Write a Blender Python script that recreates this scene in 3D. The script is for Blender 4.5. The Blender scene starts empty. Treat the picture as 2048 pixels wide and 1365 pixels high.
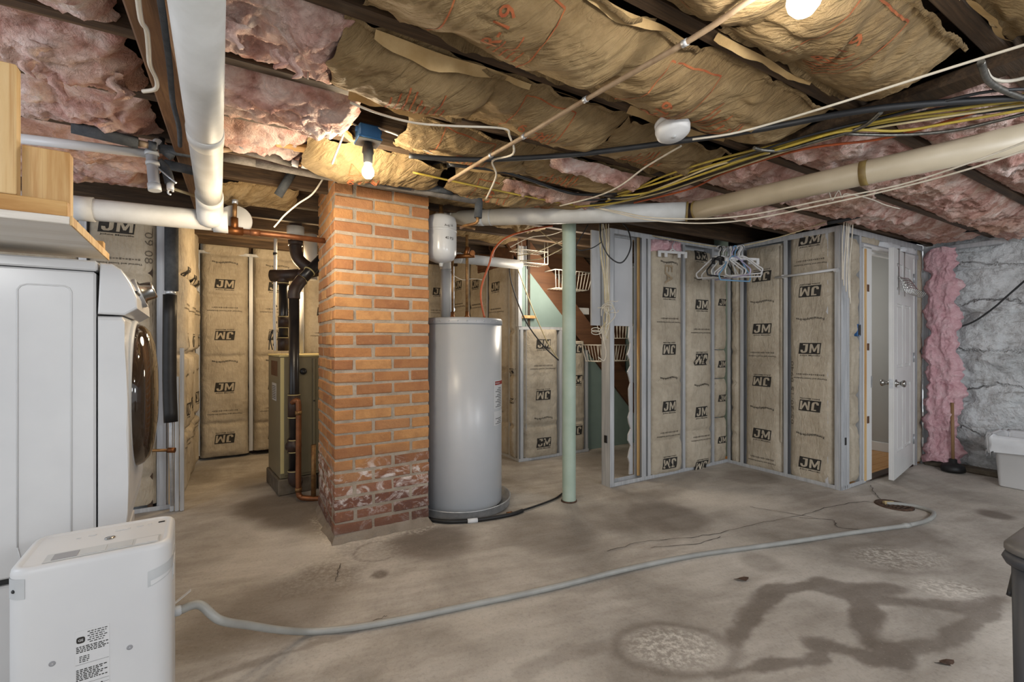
import bpy, bmesh, math, random
import numpy as np
from mathutils import Vector, Matrix
random.seed(4)
S = bpy.context.scene
COL = S.collection

# ------------------------------------------------------------------ camera
HC = 1.2
FPX = 918.0
cam = bpy.data.cameras.new('camera')
cam.sensor_width = 36.0
cam.lens = FPX / 2048 * 36.0
cam.clip_start = 0.02
co = bpy.data.objects.new('camera', cam)
co.location = (0, 0, HC)
co.rotation_euler = (math.radians(90), 0, 0)
COL.objects.link(co)
S.camera = co

# ------------------------------------------------------------------ light and exposure
S.view_settings.view_transform = 'Standard'
S.view_settings.look = 'None'
S.view_settings.exposure = 0.3
S.view_settings.gamma = 1.0
S.view_settings.use_curve_mapping = False
S.cycles.use_denoising = True
S.cycles.max_bounces = 8
S.cycles.diffuse_bounces = 5
w = bpy.data.worlds.new('daylight')
S.world = w
w.use_nodes = True
w.node_tree.nodes['Background'].inputs[0].default_value = (0.90, 0.95, 1.0, 1)
w.node_tree.nodes['Background'].inputs[1].default_value = 0.95

def lamp(name, loc, power, color, radius):
    l = bpy.data.lights.new(name, 'POINT')
    l.energy = power; l.color = color; l.shadow_soft_size = radius
    o = bpy.data.objects.new(name, l); o.location = loc
    COL.objects.link(o)
    return o
# unseen fill lamps added for brightness, plus left window daylight and the lit hall
lamp('fill_behind', (-0.7, -0.9, 1.85), 38, (0.98, 0.98, 0.98), 0.2)  # added fill behind the camera, grazing the ceiling folds
lamp('fill_behind_right', (1.9, -0.7, 1.85), 38, (0.97, 0.98, 1.0), 0.2)  # second unseen fill, added to rake across ceiling and floor
lamp('fill_right', (2.9, 0.6, 1.75), 60, (0.92, 0.96, 1.0), 0.25)  # cool fill lamp added to brighten the right side
lamp('cellar_window_left', (-2.6, 0.7, 1.55), 30, (0.80, 0.88, 1.0), 0.3)
lamp('warm_fill_left', (-1.25, 2.35, 1.72), 13, (1.0, 0.82, 0.58), 0.12)  # added warm fill, no bulb hangs here
lamp('warm_fill_furnace', (-1.9, 4.0, 1.8), 36, (1.0, 0.72, 0.40), 0.15)  # warm lamp without a fixture, added to tint the left batts
lamp('bulb_light_hall', (2.9, 5.0, 1.5), 13, (1.0, 0.97, 0.93), 0.2)
lamp('fill_stairs', (0.45, 4.3, 1.8), 20, (1.0, 0.88, 0.72), 0.15)  # fill lamp added to lift the dark stair area

# ------------------------------------------------------------------ frames and pixel helpers
AX = Vector((0.8605, 0.5095, 0)); BX = Vector((-0.5095, 0.8605, 0)); ZX = Vector((0, 0, 1))
def W(a, b, z=0.0):
    return AX * a + BX * b + ZX * z
def at(px, py, Y):
    return Vector(((px - 1024) / FPX * Y, Y, HC - (py - 682.5) / FPX * Y))
def atz(px, py, z):
    return at(px, py, (z - HC) * FPX / (682.5 - py))
class Frame:
    def __init__(s, o, u, v, n):
        s.o = Vector(o); s.u = Vector(u); s.v = Vector(v); s.n = Vector(n)
    def P(s, u, v, n=0.0):
        return s.o + s.u * u + s.v * v + s.n * n

# ------------------------------------------------------------------ noise (numpy)
_rng = np.random.RandomState(7)
_perm = np.concatenate([_rng.permutation(256)] * 3)
_ang = _rng.rand(256) * 2 * np.pi
_gx, _gy = np.cos(_ang), np.sin(_ang)
def perlin(x, y, seed=0):
    x = np.asarray(x, float) + seed * 17.31; y = np.asarray(y, float) + seed * 9.77
    xi = np.floor(x).astype(int); yi = np.floor(y).astype(int)
    xf = x - xi; yf = y - yi
    xi &= 255; yi &= 255
    u = xf * xf * xf * (xf * (xf * 6 - 15) + 10); v = yf * yf * yf * (yf * (yf * 6 - 15) + 10)
    def g(ix, iy, dx, dy):
        h = _perm[_perm[ix] + iy]
        return _gx[h] * dx + _gy[h] * dy
    a = g(xi, yi, xf, yf); b = g(xi + 1, yi, xf - 1, yf)
    c = g(xi, yi + 1, xf, yf - 1); d = g(xi + 1, yi + 1, xf - 1, yf - 1)
    return (a * (1 - u) + b * u) * (1 - v) + (c * (1 - u) + d * u) * v
def fbm(x, y, seed=0, oct=4, gain=0.5):
    t = 0; amp = 1.0; f = 1.0
    for i in range(oct):
        t = t + amp * perlin(x * f, y * f, seed + i * 3); amp *= gain; f *= 2.03
    return t
def ridged(x, y, seed=0, oct=3):
    t = 0; amp = 1.0; f = 1.0
    for i in range(oct):
        t = t + amp * (1 - np.abs(perlin(x * f, y * f, seed + i * 5)) * 2.2); amp *= 0.5; f *= 2.1
    return t / 1.75

# ------------------------------------------------------------------ materials
def lin(h):
    if not isinstance(h, str): return tuple(h) + ((1,) if len(h) == 3 else ())
    h = h.lstrip('#'); r = []
    for i in (0, 2, 4):
        c = int(h[i:i + 2], 16) / 255
        r.append(c / 12.92 if c <= 0.04045 else ((c + 0.055) / 1.055) ** 2.4)
    return tuple(r) + (1,)
class NT:
    def __init__(s, name):
        s.m = bpy.data.materials.new(name); s.m.use_nodes = True
        s.t = s.m.node_tree; s.n = s.t.nodes; s.l = s.t.links
        s.b = s.n['Principled BSDF']
    def new(s, t, **k):
        x = s.n.new(t)
        for a, v in k.items(): setattr(x, a, v)
        return x
    def put(s, sock, v):
        if hasattr(v, 'links') or isinstance(v, bpy.types.NodeSocket): s.l.new(v, sock)
        else: sock.default_value = v
    def pos(s): return s.new('ShaderNodeNewGeometry').outputs['Position']
    def objco(s): return s.new('ShaderNodeTexCoord').outputs['Object']
    def rnd(s): return s.new('ShaderNodeObjectInfo').outputs['Random']
    def attr(s, a):
        x = s.new('ShaderNodeAttribute'); x.attribute_name = a; return x.outputs['Fac']
    def scale(s, vec, sc):
        x = s.new('ShaderNodeMapping'); s.l.new(vec, x.inputs[0]); x.inputs['Scale'].default_value = sc; return x.outputs[0]
    def rotz(s, vec, ang, sc=(1, 1, 1)):
        x = s.new('ShaderNodeMapping'); s.l.new(vec, x.inputs[0]); x.inputs['Rotation'].default_value = (0, 0, ang)
        y = s.new('ShaderNodeMapping'); s.l.new(x.outputs[0], y.inputs[0]); y.inputs['Scale'].default_value = sc; return y.outputs[0]
    def noise(s, vec, scale, detail=4, rough=0.55, dist=0.0):
        x = s.new('ShaderNodeTexNoise'); s.l.new(vec, x.inputs['Vector'])
        x.inputs['Scale'].default_value = scale; x.inputs['Detail'].default_value = detail
        x.inputs['Roughness'].default_value = rough; x.inputs['Distortion'].default_value = dist
        return x.outputs['Fac']
    def voro(s, vec, scale, feature='F1'):
        x = s.new('ShaderNodeTexVoronoi', feature=feature); s.l.new(vec, x.inputs['Vector']); x.inputs['Scale'].default_value = scale
        return x.outputs['Distance']
    def wave(s, vec, scale, dist=3, detail=3, dire='X'):
        x = s.new('ShaderNodeTexWave', bands_direction=dire); s.l.new(vec, x.inputs['Vector'])
        x.inputs['Scale'].default_value = scale; x.inputs['Distortion'].default_value = dist; x.inputs['Detail'].default_value = detail
        return x.outputs['Fac']
    def ramp(s, fac, stops):
        x = s.new('ShaderNodeValToRGB'); s.l.new(fac, x.inputs[0]); e = x.color_ramp.elements
        while len(e) < len(stops): e.new(0.5)
        for i, (p, c) in enumerate(stops):
            e[i].position = p; e[i].color = lin(c) if not isinstance(c, (int, float)) else (c, c, c, 1)
        return x.outputs[0]
    def mix(s, fac, a, b, blend='MIX'):
        x = s.new('ShaderNodeMix', data_type='RGBA', blend_type=blend)
        s.put(x.inputs[0], fac)
        for k, v in ((6, a), (7, b)):
            s.put(x.inputs[k], lin(v) if isinstance(v, str) else v)
        return x.outputs[2]
    def math(s, op, a, b=0.0):
        x = s.new('ShaderNodeMath', operation=op); s.put(x.inputs[0], a); s.put(x.inputs[1], b); return x.outputs[0]
    def sepz(s, vec, i=2):
        x = s.new('ShaderNodeSeparateXYZ'); s.l.new(vec, x.inputs[0]); return x.outputs[i]
    def bump(s, h, strength=0.3, dist=0.01, normal=None):
        x = s.new('ShaderNodeBump'); s.l.new(h, x.inputs['Height']); x.inputs['Strength'].default_value = strength
        x.inputs['Distance'].default_value = dist
        if normal is not None: s.l.new(normal, x.inputs['Normal'])
        return x.outputs[0]
    def done(s, col, rough=0.6, metal=0.0, normal=None, spec=0.4):
        s.put(s.b.inputs['Base Color'], lin(col) if isinstance(col, str) else col)
        s.put(s.b.inputs['Roughness'], rough); s.b.inputs['Metallic'].default_value = metal
        s.b.inputs['Specular IOR Level'].default_value = spec
        if normal is not None: s.l.new(normal, s.b.inputs['Normal'])
        return s.m
def pm(name, c1, c2=None, scale=6, rough=0.6, metal=0.0, bump=0.0, bscale=40, detail=5, sc=(1, 1, 1), lo=0.35, hi=0.65, spec=0.4, bd=0.01):
    t = NT(name); p = t.pos(); q = t.scale(p, sc)
    col = c1
    if c2: col = t.ramp(t.noise(q, scale, detail), [(lo, c1), (hi, c2)])
    nm = t.bump(t.noise(q, bscale, 5, 0.6), bump, bd) if bump else None
    return t.done(col, rough, metal, nm, spec)

M = {}
M['white_plastic'] = pm('white_plastic', '#cacaca', '#c2c2c3', 2, 0.38)
M['white_enamel'] = pm('white_enamel', '#cdcdcd', '#c5c5c6', 3, 0.22, spec=0.5)
M['grey_plastic'] = pm('grey_plastic', '#8d8d90', None, rough=0.4)
M['pale_grey'] = pm('pale_grey', '#b7b9ba', '#a9abad', 4, 0.45)
M['dark_plastic'] = pm('dark_plastic', '#1c1c1e', None, rough=0.45)
M['black'] = pm('black_rubber', '#151516', '#1f1f20', 20, 0.5)
M['ink'] = pm('black_ink', '#24211f', '#33302c', 60, 0.8)
M['grey_ink'] = pm('grey_ink', '#5c554b', '#756c60', 60, 0.8)
M['red_ink'] = pm('red_ink', '#8f4526', '#a8663c', 30, 0.85)
M['foam'] = pm('grey_foam', '#3d4044', '#4a4d50', 30, 0.9, bump=0.4, bscale=160)
M['foam_pale'] = pm('grey_foam_dusty', '#5f5a52', '#77706a', 25, 0.92, bump=0.4, bscale=160)
M['pvc'] = pm('white_pvc', '#c6c6c4', '#b3b2ae', 5, 0.5, bump=0.05, spec=.3)
M['pvc_cream'] = pm('cream_pvc', '#b9ad97', '#aa9d86', 4, 0.4)
M['tan_line'] = pm('tan_tube', '#a08a70', '#80684f', 20, 0.6)
M['white_cable'] = pm('white_cable', '#cfc8ba', '#bdb5a5', 12, 0.5)
M['cream_cable'] = pm('cream_cable', '#c3b48f', '#a89870', 12, 0.5)
M['yellow_cable'] = pm('yellow_cable', '#b29a3c', '#8d7a35', 10, 0.5)
M['orange_cable'] = pm('orange_cable', '#b5562a', '#9a4a28', 10, 0.5)
M['black_cable'] = pm('black_cable', '#202124', '#2d2e30', 10, 0.5)
M['steel'] = pm('bright_steel', '#c4c7cb', '#a9adb2', 20, 0.35, 0.6)
M['chrome'] = pm('satin_nickel', '#a8a6a2', None, rough=0.22, metal=1.0)
M['armor'] = pm('steel_armour', '#77756f', '#5c5a55', 60, 0.4, 0.8)
M['copper'] = pm('copper_pipe', '#93603f', '#6b452e', 16, 0.45, 0.6, lo=0.3, hi=0.7)
M['copper_old'] = pm('tarnished_copper', '#9c7a4e', '#6a4a30', 30, 0.5, 0.6, lo=0.3, hi=0.7)
M['brass'] = pm('brass', '#8a5a32', '#6b4226', 20, 0.45, 0.8)
M['abs'] = pm('black_drain_pipe', '#1b1a1c', '#2a2726', 10, 0.3)
M['iron'] = pm('brown_cast_fitting', '#2a201d', '#3a2a24', 14, 0.5, bump=0.1)
M['tank'] = pm('grey_tank_enamel', '#b0b2b6', '#aaadb1', 3, 0.3, spec=0.5)
M['tank_lid'] = pm('grey_tank_lid', '#9b9da1', None, rough=0.35)
M['blue_box'] = pm('blue_box_plastic', '#1f5286', '#2a6197', 10, 0.5)
M['furnace'] = pm('tan_furnace_enamel', '#736c58', '#6b644f', 3, 0.4)
M['furnace_edge'] = pm('cream_furnace_edge', '#b5a878', None, rough=0.5)
M['concrete_block'] = pm('concrete_block', '#6b6255', '#544b40', 14, 0.9, bump=0.5, bscale=60)
M['green_post'] = pm('pale_green_paint', '#a6b5a8', '#95a798', 5, 0.45, bump=0.15, bscale=14)
M['green_wall'] = pm('green_drywall', '#80938e', '#768984', 3, 0.8)
M['white_drywall'] = pm('white_drywall', '#c2c3c5', '#b6b7ba', 2, 0.8)
M['grey_paint'] = pm('grey_wall_paint', '#a9a9a5', '#a3a39f', 2, 0.7)
M['white_paint'] = pm('white_paint', '#d8d8d6', '#cfcfce', 3, 0.4)
M['liner'] = pm('white_bag_film', '#d4d6d9', '#c8cacd', 6, 0.3)
M['wood_red'] = pm('red_stained_wood', '#5b3626', '#432619', 4, 0.6, sc=(1, 1, 6))
M['handle_wood'] = pm('tool_handle_wood', '#9a7a58', '#80603f', 10, 0.6, sc=(1, 1, .2))
M['hose'] = pm('grey_hose', '#9c9c98', '#8b8b87', 8, 0.4)
M['blue_plastic'] = pm('blue_hanger_plastic', '#5b86ab', '#6f98b8', 6, 0.35)
M['lilac'] = pm('lilac_plastic', '#a9a5c4', None, rough=0.4)
M['wire_white'] = pm('white_coated_wire', '#c9c4b8', '#b3ac9e', 10, 0.45)
M['can_grey'] = pm('dark_grey_can', '#3b3d42', '#44464b', 5, 0.45)
M['lid_grey'] = pm('grey_lid', '#6f6c69', '#5c5a58', 6, 0.4)

def galv():
    t = NT('galvanised_steel'); p = t.pos()
    c = t.ramp(t.noise(t.scale(p, (9, 9, .6)), 5, 3), [(0.25, '#a5a8ac'), (0.55, '#babcbf'), (0.8, '#cbcdcf')])
    return t.done(c, 0.42, 0.25)
M['galv'] = galv()
def wood(name, c1, c2, c3, axis='B', sc=3, rough=0.7, grain=0.35):
    t = NT(name); p = t.pos()
    ang = -math.radians(30.63)
    st = {'A': (0.8, 9, 9), 'B': (9, 0.8, 9), 'Z': (9, 9, 0.8)}[axis]
    v = t.rotz(p, ang, st)
    n = t.noise(v, sc, 6, 0.6, 0.6)
    n2 = t.noise(v, sc * 5, 4, 0.6)
    n3 = t.noise(t.rotz(p, ang, {'A': (1, 40, 40), 'B': (40, 1, 40), 'Z': (40, 40, 1)}[axis]), sc, 4, 0.6, 0.3)
    c = t.ramp(n, [(0.3, c1), (0.5, c2), (0.7, c3)])
    c = t.mix(t.ramp(n3, [(0.36, grain * 1.6), (0.5, 0.0)]), c, c1)
    return t.done(c, rough, 0, t.bump(n2, 0.25, 0.01))
M['joist'] = wood('dark_joist_wood', '#2e241b', '#4a3929', '#65503a', 'A')
M['joist_b'] = wood('old_beam_wood', '#4f351f', '#6f4d2f', '#8a6642', 'B')
M['subfloor'] = wood('subfloor_board', '#2a1f17', '#3d2d20', '#523d2b', 'B')
M['pine'] = wood('new_pine', '#a9783f', '#cba873', '#d8bb8c', 'Z', 1.6)
M['pine_a'] = wood('new_pine_rail', '#a5763f', '#c49a60', '#d3b07c', 'A', 1.6)
M['pine_white'] = wood('washed_pine_board', '#c9c0b4', '#d8d2c8', '#dcd7cf', 'A', 1.4)
M['oak_floor'] = wood('oak_floor_board', '#a8763f', '#bd8a50', '#c99a60', 'B', 2, 0.35)
M['stair_wood'] = wood('brown_stair_wood', '#4a3120', '#5c3d28', '#6a482f', 'A', 1.2, .7, .15)

def kraft(name, c1, c2, c3, amt=0.5):
    t = NT(name); p = t.pos()
    n1 = t.noise(p, 3.2, 5, 0.55); n2 = t.noise(p, 26, 5, 0.6)
    c = t.ramp(n1, [(0.3, c1), (0.5, c2), (0.72, c3)])
    c = t.mix(0.25, c, t.ramp(n2, [(0.35, c1), (0.65, c3)]))
    w1 = t.noise(p, 11, 6, 0.6, 1.6)
    w2 = t.noise(t.rotz(p, -math.radians(-20), (1, 5.5, 1)), 8, 5, 0.6, 0.8)
    h = t.math('ADD', t.math('MULTIPLY', w1, 0.6), w2)
    return t.done(c, 0.72, 0, t.bump(h, amt, 0.02), 0.25)
M['kraft'] = kraft('kraft_paper_facing', '#968b7a', '#ada290', '#beb4a3', 0.6)
M['kraft_roof'] = kraft('old_kraft_facing', '#6e593c', '#89724f', '#9f8965', 0.9)
def pinkm(name, cols, sc=7):
    t = NT(name); p = t.pos()
    n1 = t.noise(p, sc, 6, 0.62, 0.8); n2 = t.noise(p, 55, 5, 0.65, 1.0); n3 = t.noise(p, 1.6, 3)
    c = t.ramp(n1, [(0.28, cols[0]), (0.42, cols[1]), (0.56, cols[2]), (0.72, cols[3])])
    c = t.mix(t.ramp(n3, [(0.45, 0.0), (0.65, 0.55)]), c, cols[4])
    h = t.math('ADD', t.math('MULTIPLY', n2, 0.6), n1)
    return t.done(c, 1.0, 0, t.bump(h, 0.9, 0.025), 0.0)
M['pink'] = pinkm('pink_glass_fibre', ['#8d6458', '#bf958a', '#dabdb3', '#ecdfd9', '#b8947a'])
M['pink_clean'] = pinkm('pink_glass_fibre_clean', ['#b98890', '#d6a8af', '#e3bcc2', '#eed2d5', '#dcb0b5'], 12)

# ------------------------------------------------------------------ object helpers
def link(o): COL.objects.link(o); return o
def tag(o, label=None, cat=None, group=None, kind=None):
    if label: o['label'] = label
    if cat: o['category'] = cat
    if group: o['group'] = group
    if kind: o['kind'] = kind
    return o
def thing(name, loc, label, cat, group=None):
    o = bpy.data.objects.new(name, None); o.location = loc; o.empty_display_size = 0.1
    link(o); return tag(o, label, cat, group)
def wloc(o):
    v = Vector(o.location)
    while o.parent: o = o.parent; v += o.location
    return v
class MB:
    """collects shapes in world coordinates; build() links them as one mesh object"""
    def __init__(s): s.v = []; s.f = []; s.mi = []; s.sm = []
    def add(s, vs, fs, mi=0, sm=False):
        k = len(s.v); s.v += [Vector(v) for v in vs]
        s.f += [tuple(i + k for i in f) for f in fs]; s.mi += [mi] * len(fs); s.sm += [sm] * len(fs); return s
    def box(s, fr, u0, u1, v0, v1, n0, n1, mi=0, ch=0.0):
        P = fr.P
        if ch <= 0:
            vs = [P(u, v, n) for u in (u0, u1) for v in (v0, v1) for n in (n0, n1)]
            fs = [(0, 1, 3, 2), (4, 6, 7, 5), (0, 4, 5, 1), (2, 3, 7, 6), (0, 2, 6, 4), (1, 5, 7, 3)]
            return s.add(vs, fs, mi)
        vs, fs = chbox((u0, u1), (v0, v1), (n0, n1), ch)
        return s.add([P(*q) for q in vs], fs, mi)
    def tube(s, pts, r, seg=8, mi=0, smooth=0, caps=True, r2=None):
        pts = [Vector(p) for p in pts]
        if smooth: pts = catmull(pts, smooth)
        n = len(pts); k0 = len(s.v)
        t0 = (pts[1] - pts[0]).normalized()
        ref = Vector((0, 0, 1)) if abs(t0.z) < 0.9 else Vector((1, 0, 0))
        nx = t0.cross(ref).normalized()
        for i, p in enumerate(pts):
            t = (pts[min(i + 1, n - 1)] - pts[max(i - 1, 0)])
            t = t.normalized() if t.length > 1e-9 else t0
            nx = (nx - t * nx.dot(t)).normalized(); ny = t.cross(nx)
            rr = r[i] if isinstance(r, (list, tuple)) else (r if r2 is None else r + (r2 - r) * i / (n - 1))
            for j in range(seg):
                a = 2 * math.pi * j / seg
                s.v.append(p + nx * (math.cos(a) * rr) + ny * (math.sin(a) * rr))
        for i in range(n - 1):
            for j in range(seg):
                a = k0 + i * seg + j; b = k0 + i * seg + (j + 1) % seg
                s.f.append((a, b, b + seg, a + seg)); s.mi.append(mi); s.sm.append(True)
        if caps:
            s.f.append(tuple(k0 + j for j in reversed(range(seg)))); s.f.append(tuple(k0 + (n - 1) * seg + j for j in range(seg)))
            s.mi += [mi, mi]; s.sm += [False, False]
        return s
    def lathe(s, c, prof, seg=32, mi=0, axis=None, xd=None, sm=True):
        c = Vector(c); ax = Vector(axis).normalized() if axis else Vector((0, 0, 1))
        x = Vector(xd).normalized() if xd else (Vector((1, 0, 0)) if abs(ax.x) < 0.9 else Vector((0, 1, 0)))
        x = (x - ax * x.dot(ax)).normalized(); y = ax.cross(x)
        k0 = len(s.v)
        for (r, h) in prof:
            for j in range(seg):
                a = 2 * math.pi * j / seg
                s.v.append(c + ax * h + x * (math.cos(a) * r) + y * (math.sin(a) * r))
        for i in range(len(prof) - 1):
            for j in range(seg):
                a = k0 + i * seg + j; b = k0 + i * seg + (j + 1) % seg
                s.f.append((a, b, b + seg, a + seg)); s.mi.append(mi); s.sm.append(sm)
        s.f.append(tuple(k0 + j for j in reversed(range(seg)))); s.f.append(tuple(k0 + (len(prof) - 1) * seg + j for j in range(seg)))
        s.mi += [mi, mi]; s.sm += [False, False]
        return s
    def prism(s, fr, outline, n0, n1, mi=0, sm=False):
        k = len(outline)
        vs = [fr.P(u, v, n0) for u, v in outline] + [fr.P(u, v, n1) for u, v in outline]
        fs = [tuple(reversed(range(k))), tuple(range(k, 2 * k))] + [(i, (i + 1) % k, k + (i + 1) % k, k + i) for i in range(k)]
        return s.add(vs, fs, mi, sm)
    def build(s, name, mats, parent=None, loc=None):
        if not isinstance(mats, (list, tuple)): mats = [mats]
        xs = np.array([tuple(v) for v in s.v])
        lo, hi = xs.min(0), xs.max(0)
        org = Vector(loc) if loc is not None else Vector(((lo[0] + hi[0]) / 2, (lo[1] + hi[1]) / 2, lo[2]))
        me = bpy.data.meshes.new(name)
        me.from_pydata([tuple(v - org) for v in s.v], [], s.f)
        for m in mats: me.materials.append(m)
        me.polygons.foreach_set('material_index', s.mi)
        me.polygons.foreach_set('use_smooth', s.sm)
        bm = bmesh.new(); bm.from_mesh(me); bmesh.ops.recalc_face_normals(bm, faces=bm.faces); bm.to_mesh(me); bm.free()
        me.update()
        o = bpy.data.objects.new(name, me)
        if parent is not None:
            o.parent = parent; o.location = org - wloc(parent)
        else: o.location = org
        return link(o)
def chbox(us, vs_, ns, c):
    lo = (us[0], vs_[0], ns[0]); hi = (us[1], vs_[1], ns[1])
    idx = {}; V = []
    for sx in (0, 1):
        for sy in (0, 1):
            for sz in (0, 1):
                for ax in range(3):
                    p = [(lo, hi)[sg][i] + (0 if i == ax else (c if sg == 0 else -c)) for i, sg in enumerate((sx, sy, sz))]
                    idx[(sx, sy, sz, ax)] = len(V); V.append(tuple(p))
    F = []
    for ax in range(3):
        o1, o2 = [i for i in range(3) if i != ax]
        for sg in (0, 1):
            q = []
            for (p, r) in ((0, 0), (1, 0), (1, 1), (0, 1)):
                k = [0, 0, 0]; k[ax] = sg; k[o1] = p; k[o2] = r; q.append(idx[tuple(k) + (ax,)])
            F.append(tuple(q))
        for p in (0, 1):
            for r in (0, 1):
                k0 = [0, 0, 0]; k1 = [0, 0, 0]; k0[o1] = k1[o1] = p; k0[o2] = k1[o2] = r; k1[ax] = 1
                F.append((idx[tuple(k0) + (o1,)], idx[tuple(k1) + (o1,)], idx[tuple(k1) + (o2,)], idx[tuple(k0) + (o2,)]))
    for sx in (0, 1):
        for sy in (0, 1):
            for sz in (0, 1): F.append(tuple(idx[(sx, sy, sz, ax)] for ax in range(3)))
    return V, F
def catmull(p, k):
    out = []; n = len(p)
    for i in range(n - 1):
        p0, p1, p2, p3 = p[max(i - 1, 0)], p[i], p[i + 1], p[min(i + 2, n - 1)]
        for j in range(k):
            t = j / k
            out.append(0.5 * ((2 * p1) + (p2 - p0) * t + (2 * p0 - 5 * p1 + 4 * p2 - p3) * t * t + (3 * p1 - p0 - 3 * p2 + p3) * t ** 3))
    out.append(p[-1]); return out
def grid_obj(name, X, mat, parent=None, attrs=None, smooth=True, loc=None):
    """X: (nv, nu, 3) world positions"""
    nv, nu = X.shape[:2]
    V = X.reshape(-1, 3)
    lo, hi = V.min(0), V.max(0)
    org = np.array([(lo[0] + hi[0]) / 2, (lo[1] + hi[1]) / 2, lo[2]]) if loc is None else np.array(loc)
    i = np.arange(nv * nu).reshape(nv, nu)
    Q = np.stack([i[:-1, :-1], i[:-1, 1:], i[1:, 1:], i[1:, :-1]], -1).reshape(-1, 4)
    me = bpy.data.meshes.new(name)
    me.vertices.add(len(V)); me.vertices.foreach_set('co', (V - org).astype(np.float32).ravel())
    me.loops.add(Q.size); me.loops.foreach_set('vertex_index', Q.astype(np.int32).ravel())
    me.polygons.add(len(Q)); me.polygons.foreach_set('loop_start', np.arange(0, Q.size, 4, dtype=np.int32))
    me.polygons.foreach_set('loop_total', np.full(len(Q), 4, np.int32))
    me.update(calc_edges=True)
    me.polygons.foreach_set('use_smooth', np.full(len(Q), smooth))
    me.materials.append(mat)
    for k, a in (attrs or {}).items():
        at_ = me.attributes.new(k, 'FLOAT', 'POINT'); at_.data.foreach_set('value', a.astype(np.float32).ravel())
    o = bpy.data.objects.new(name, me)
    if parent is not None: o.parent = parent; o.location = Vector(org) - wloc(parent)
    else: o.location = org
    return link(o)
_tc = {}
def text2d(s, bold=0.0, res=2):
    key = (s, bold, res)
    if key not in _tc:
        c = bpy.data.curves.new('t', 'FONT'); c.body = s; c.size = 1.0; c.align_x = 'CENTER'; c.align_y = 'CENTER'
        c.resolution_u = res; c.offset = bold; c.fill_mode = 'FRONT'
        o = bpy.data.objects.new('t', c); COL.objects.link(o)
        dg = bpy.context.evaluated_depsgraph_get()
        me = bpy.data.meshes.new_from_object(o.evaluated_get(dg))
        vs = np.array([v.co[:2] for v in me.vertices]); fs = [tuple(p.vertices) for p in me.polygons]
        bpy.data.objects.remove(o); bpy.data.curves.remove(c); bpy.data.meshes.remove(me)
        lo, hi = vs.min(0), vs.max(0); vs = vs - (lo + hi) / 2
        _tc[key] = (vs, fs, hi - lo)
    return _tc[key]
class Surf:
    """a wrinkled sheet over a Frame; H[nv,nu] is its height along the frame's normal"""
    def __init__(s, fr, u0, u1, v0, v1, H): s.fr, s.u0, s.u1, s.v0, s.v1, s.H = fr, u0, u1, v0, v1, H
    def h(s, u, v):
        nv, nu = s.H.shape
        x = min(max((u - s.u0) / (s.u1 - s.u0) * (nu - 1), 0), nu - 1.001); y = min(max((v - s.v0) / (s.v1 - s.v0) * (nv - 1), 0), nv - 1.001)
        i, j = int(x), int(y); a, b = x - i, y - j; H = s.H
        return (H[j, i] * (1 - a) + H[j, i + 1] * a) * (1 - b) + (H[j + 1, i] * (1 - a) + H[j + 1, i + 1] * a) * b
    def pos(s, u, v, e=0.002): return s.fr.P(u, v, s.h(u, v) + e)
class Flat:
    def __init__(s, fr, n=0.0): s.fr = fr; s.n = n
    def pos(s, u, v, e=0.002): return s.fr.P(u, v, s.n + e)
def lay(mb, surf, vs, fs, cu, cv, sx, sy, rot=0.0, e=0.0025, mi=0, shear=0.0):
    c, q = math.cos(rot), math.sin(rot)
    out = []
    for x, y in vs:
        x, y = x * sx + y * sy * shear, y * sy
        out.append(surf.pos(cu + x * c - y * q, cv + x * q + y * c, e))
    mb.add(out, fs, mi)
def write(mb, surf, s, cu, cv, width, rot=0.0, e=0.0025, mi=0, bold=0.0, height=None, res=2, arc=0.0, shear=0.0):
    vs, fs, d = text2d(s, bold, res)
    k = width / d[0]; ky = (height / d[1]) if height else k
    if arc:
        vs = vs.copy(); vs[:, 1] += arc * d[0] * np.sin(vs[:, 0] / d[0] * 2.6 * math.pi) * 0.5
    lay(mb, surf, vs, fs, cu, cv, k, ky, rot, e, mi, shear)
from mathutils.geometry import tessellate_polygon
def poly2d(pts):
    return [(x, y) for x, y in pts], [tuple(f) for f in tessellate_polygon([[Vector((x, y, 0)) for x, y in pts]])]
def gridfaces(nx, ny):
    vs = [(i / nx - 0.5, j / ny - 0.5) for j in range(ny + 1) for i in range(nx + 1)]
    fs = [(j * (nx + 1) + i, j * (nx + 1) + i + 1, (j + 1) * (nx + 1) + i + 1, (j + 1) * (nx + 1) + i) for j in range(ny) for i in range(nx)]
    return vs, fs

LJ = poly2d([(-.44, -.12), (-.43, -.30), (-.36, -.40), (-.22, -.40), (-.12, -.32), (-.09, -.18), (-.09, .40), (-.34, .40), (-.34, .29), (-.22, .29), (-.22, -.18), (-.25, -.27), (-.30, -.27), (-.33, -.12)])
LM = poly2d([(.00, -.40), (.00, .40), (.11, .40), (.24, -.06), (.37, .40), (.48, .40), (.48, -.40), (.38, -.40), (.38, .10), (.28, -.28), (.20, -.28), (.10, .10), (.10, -.40)])
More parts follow.
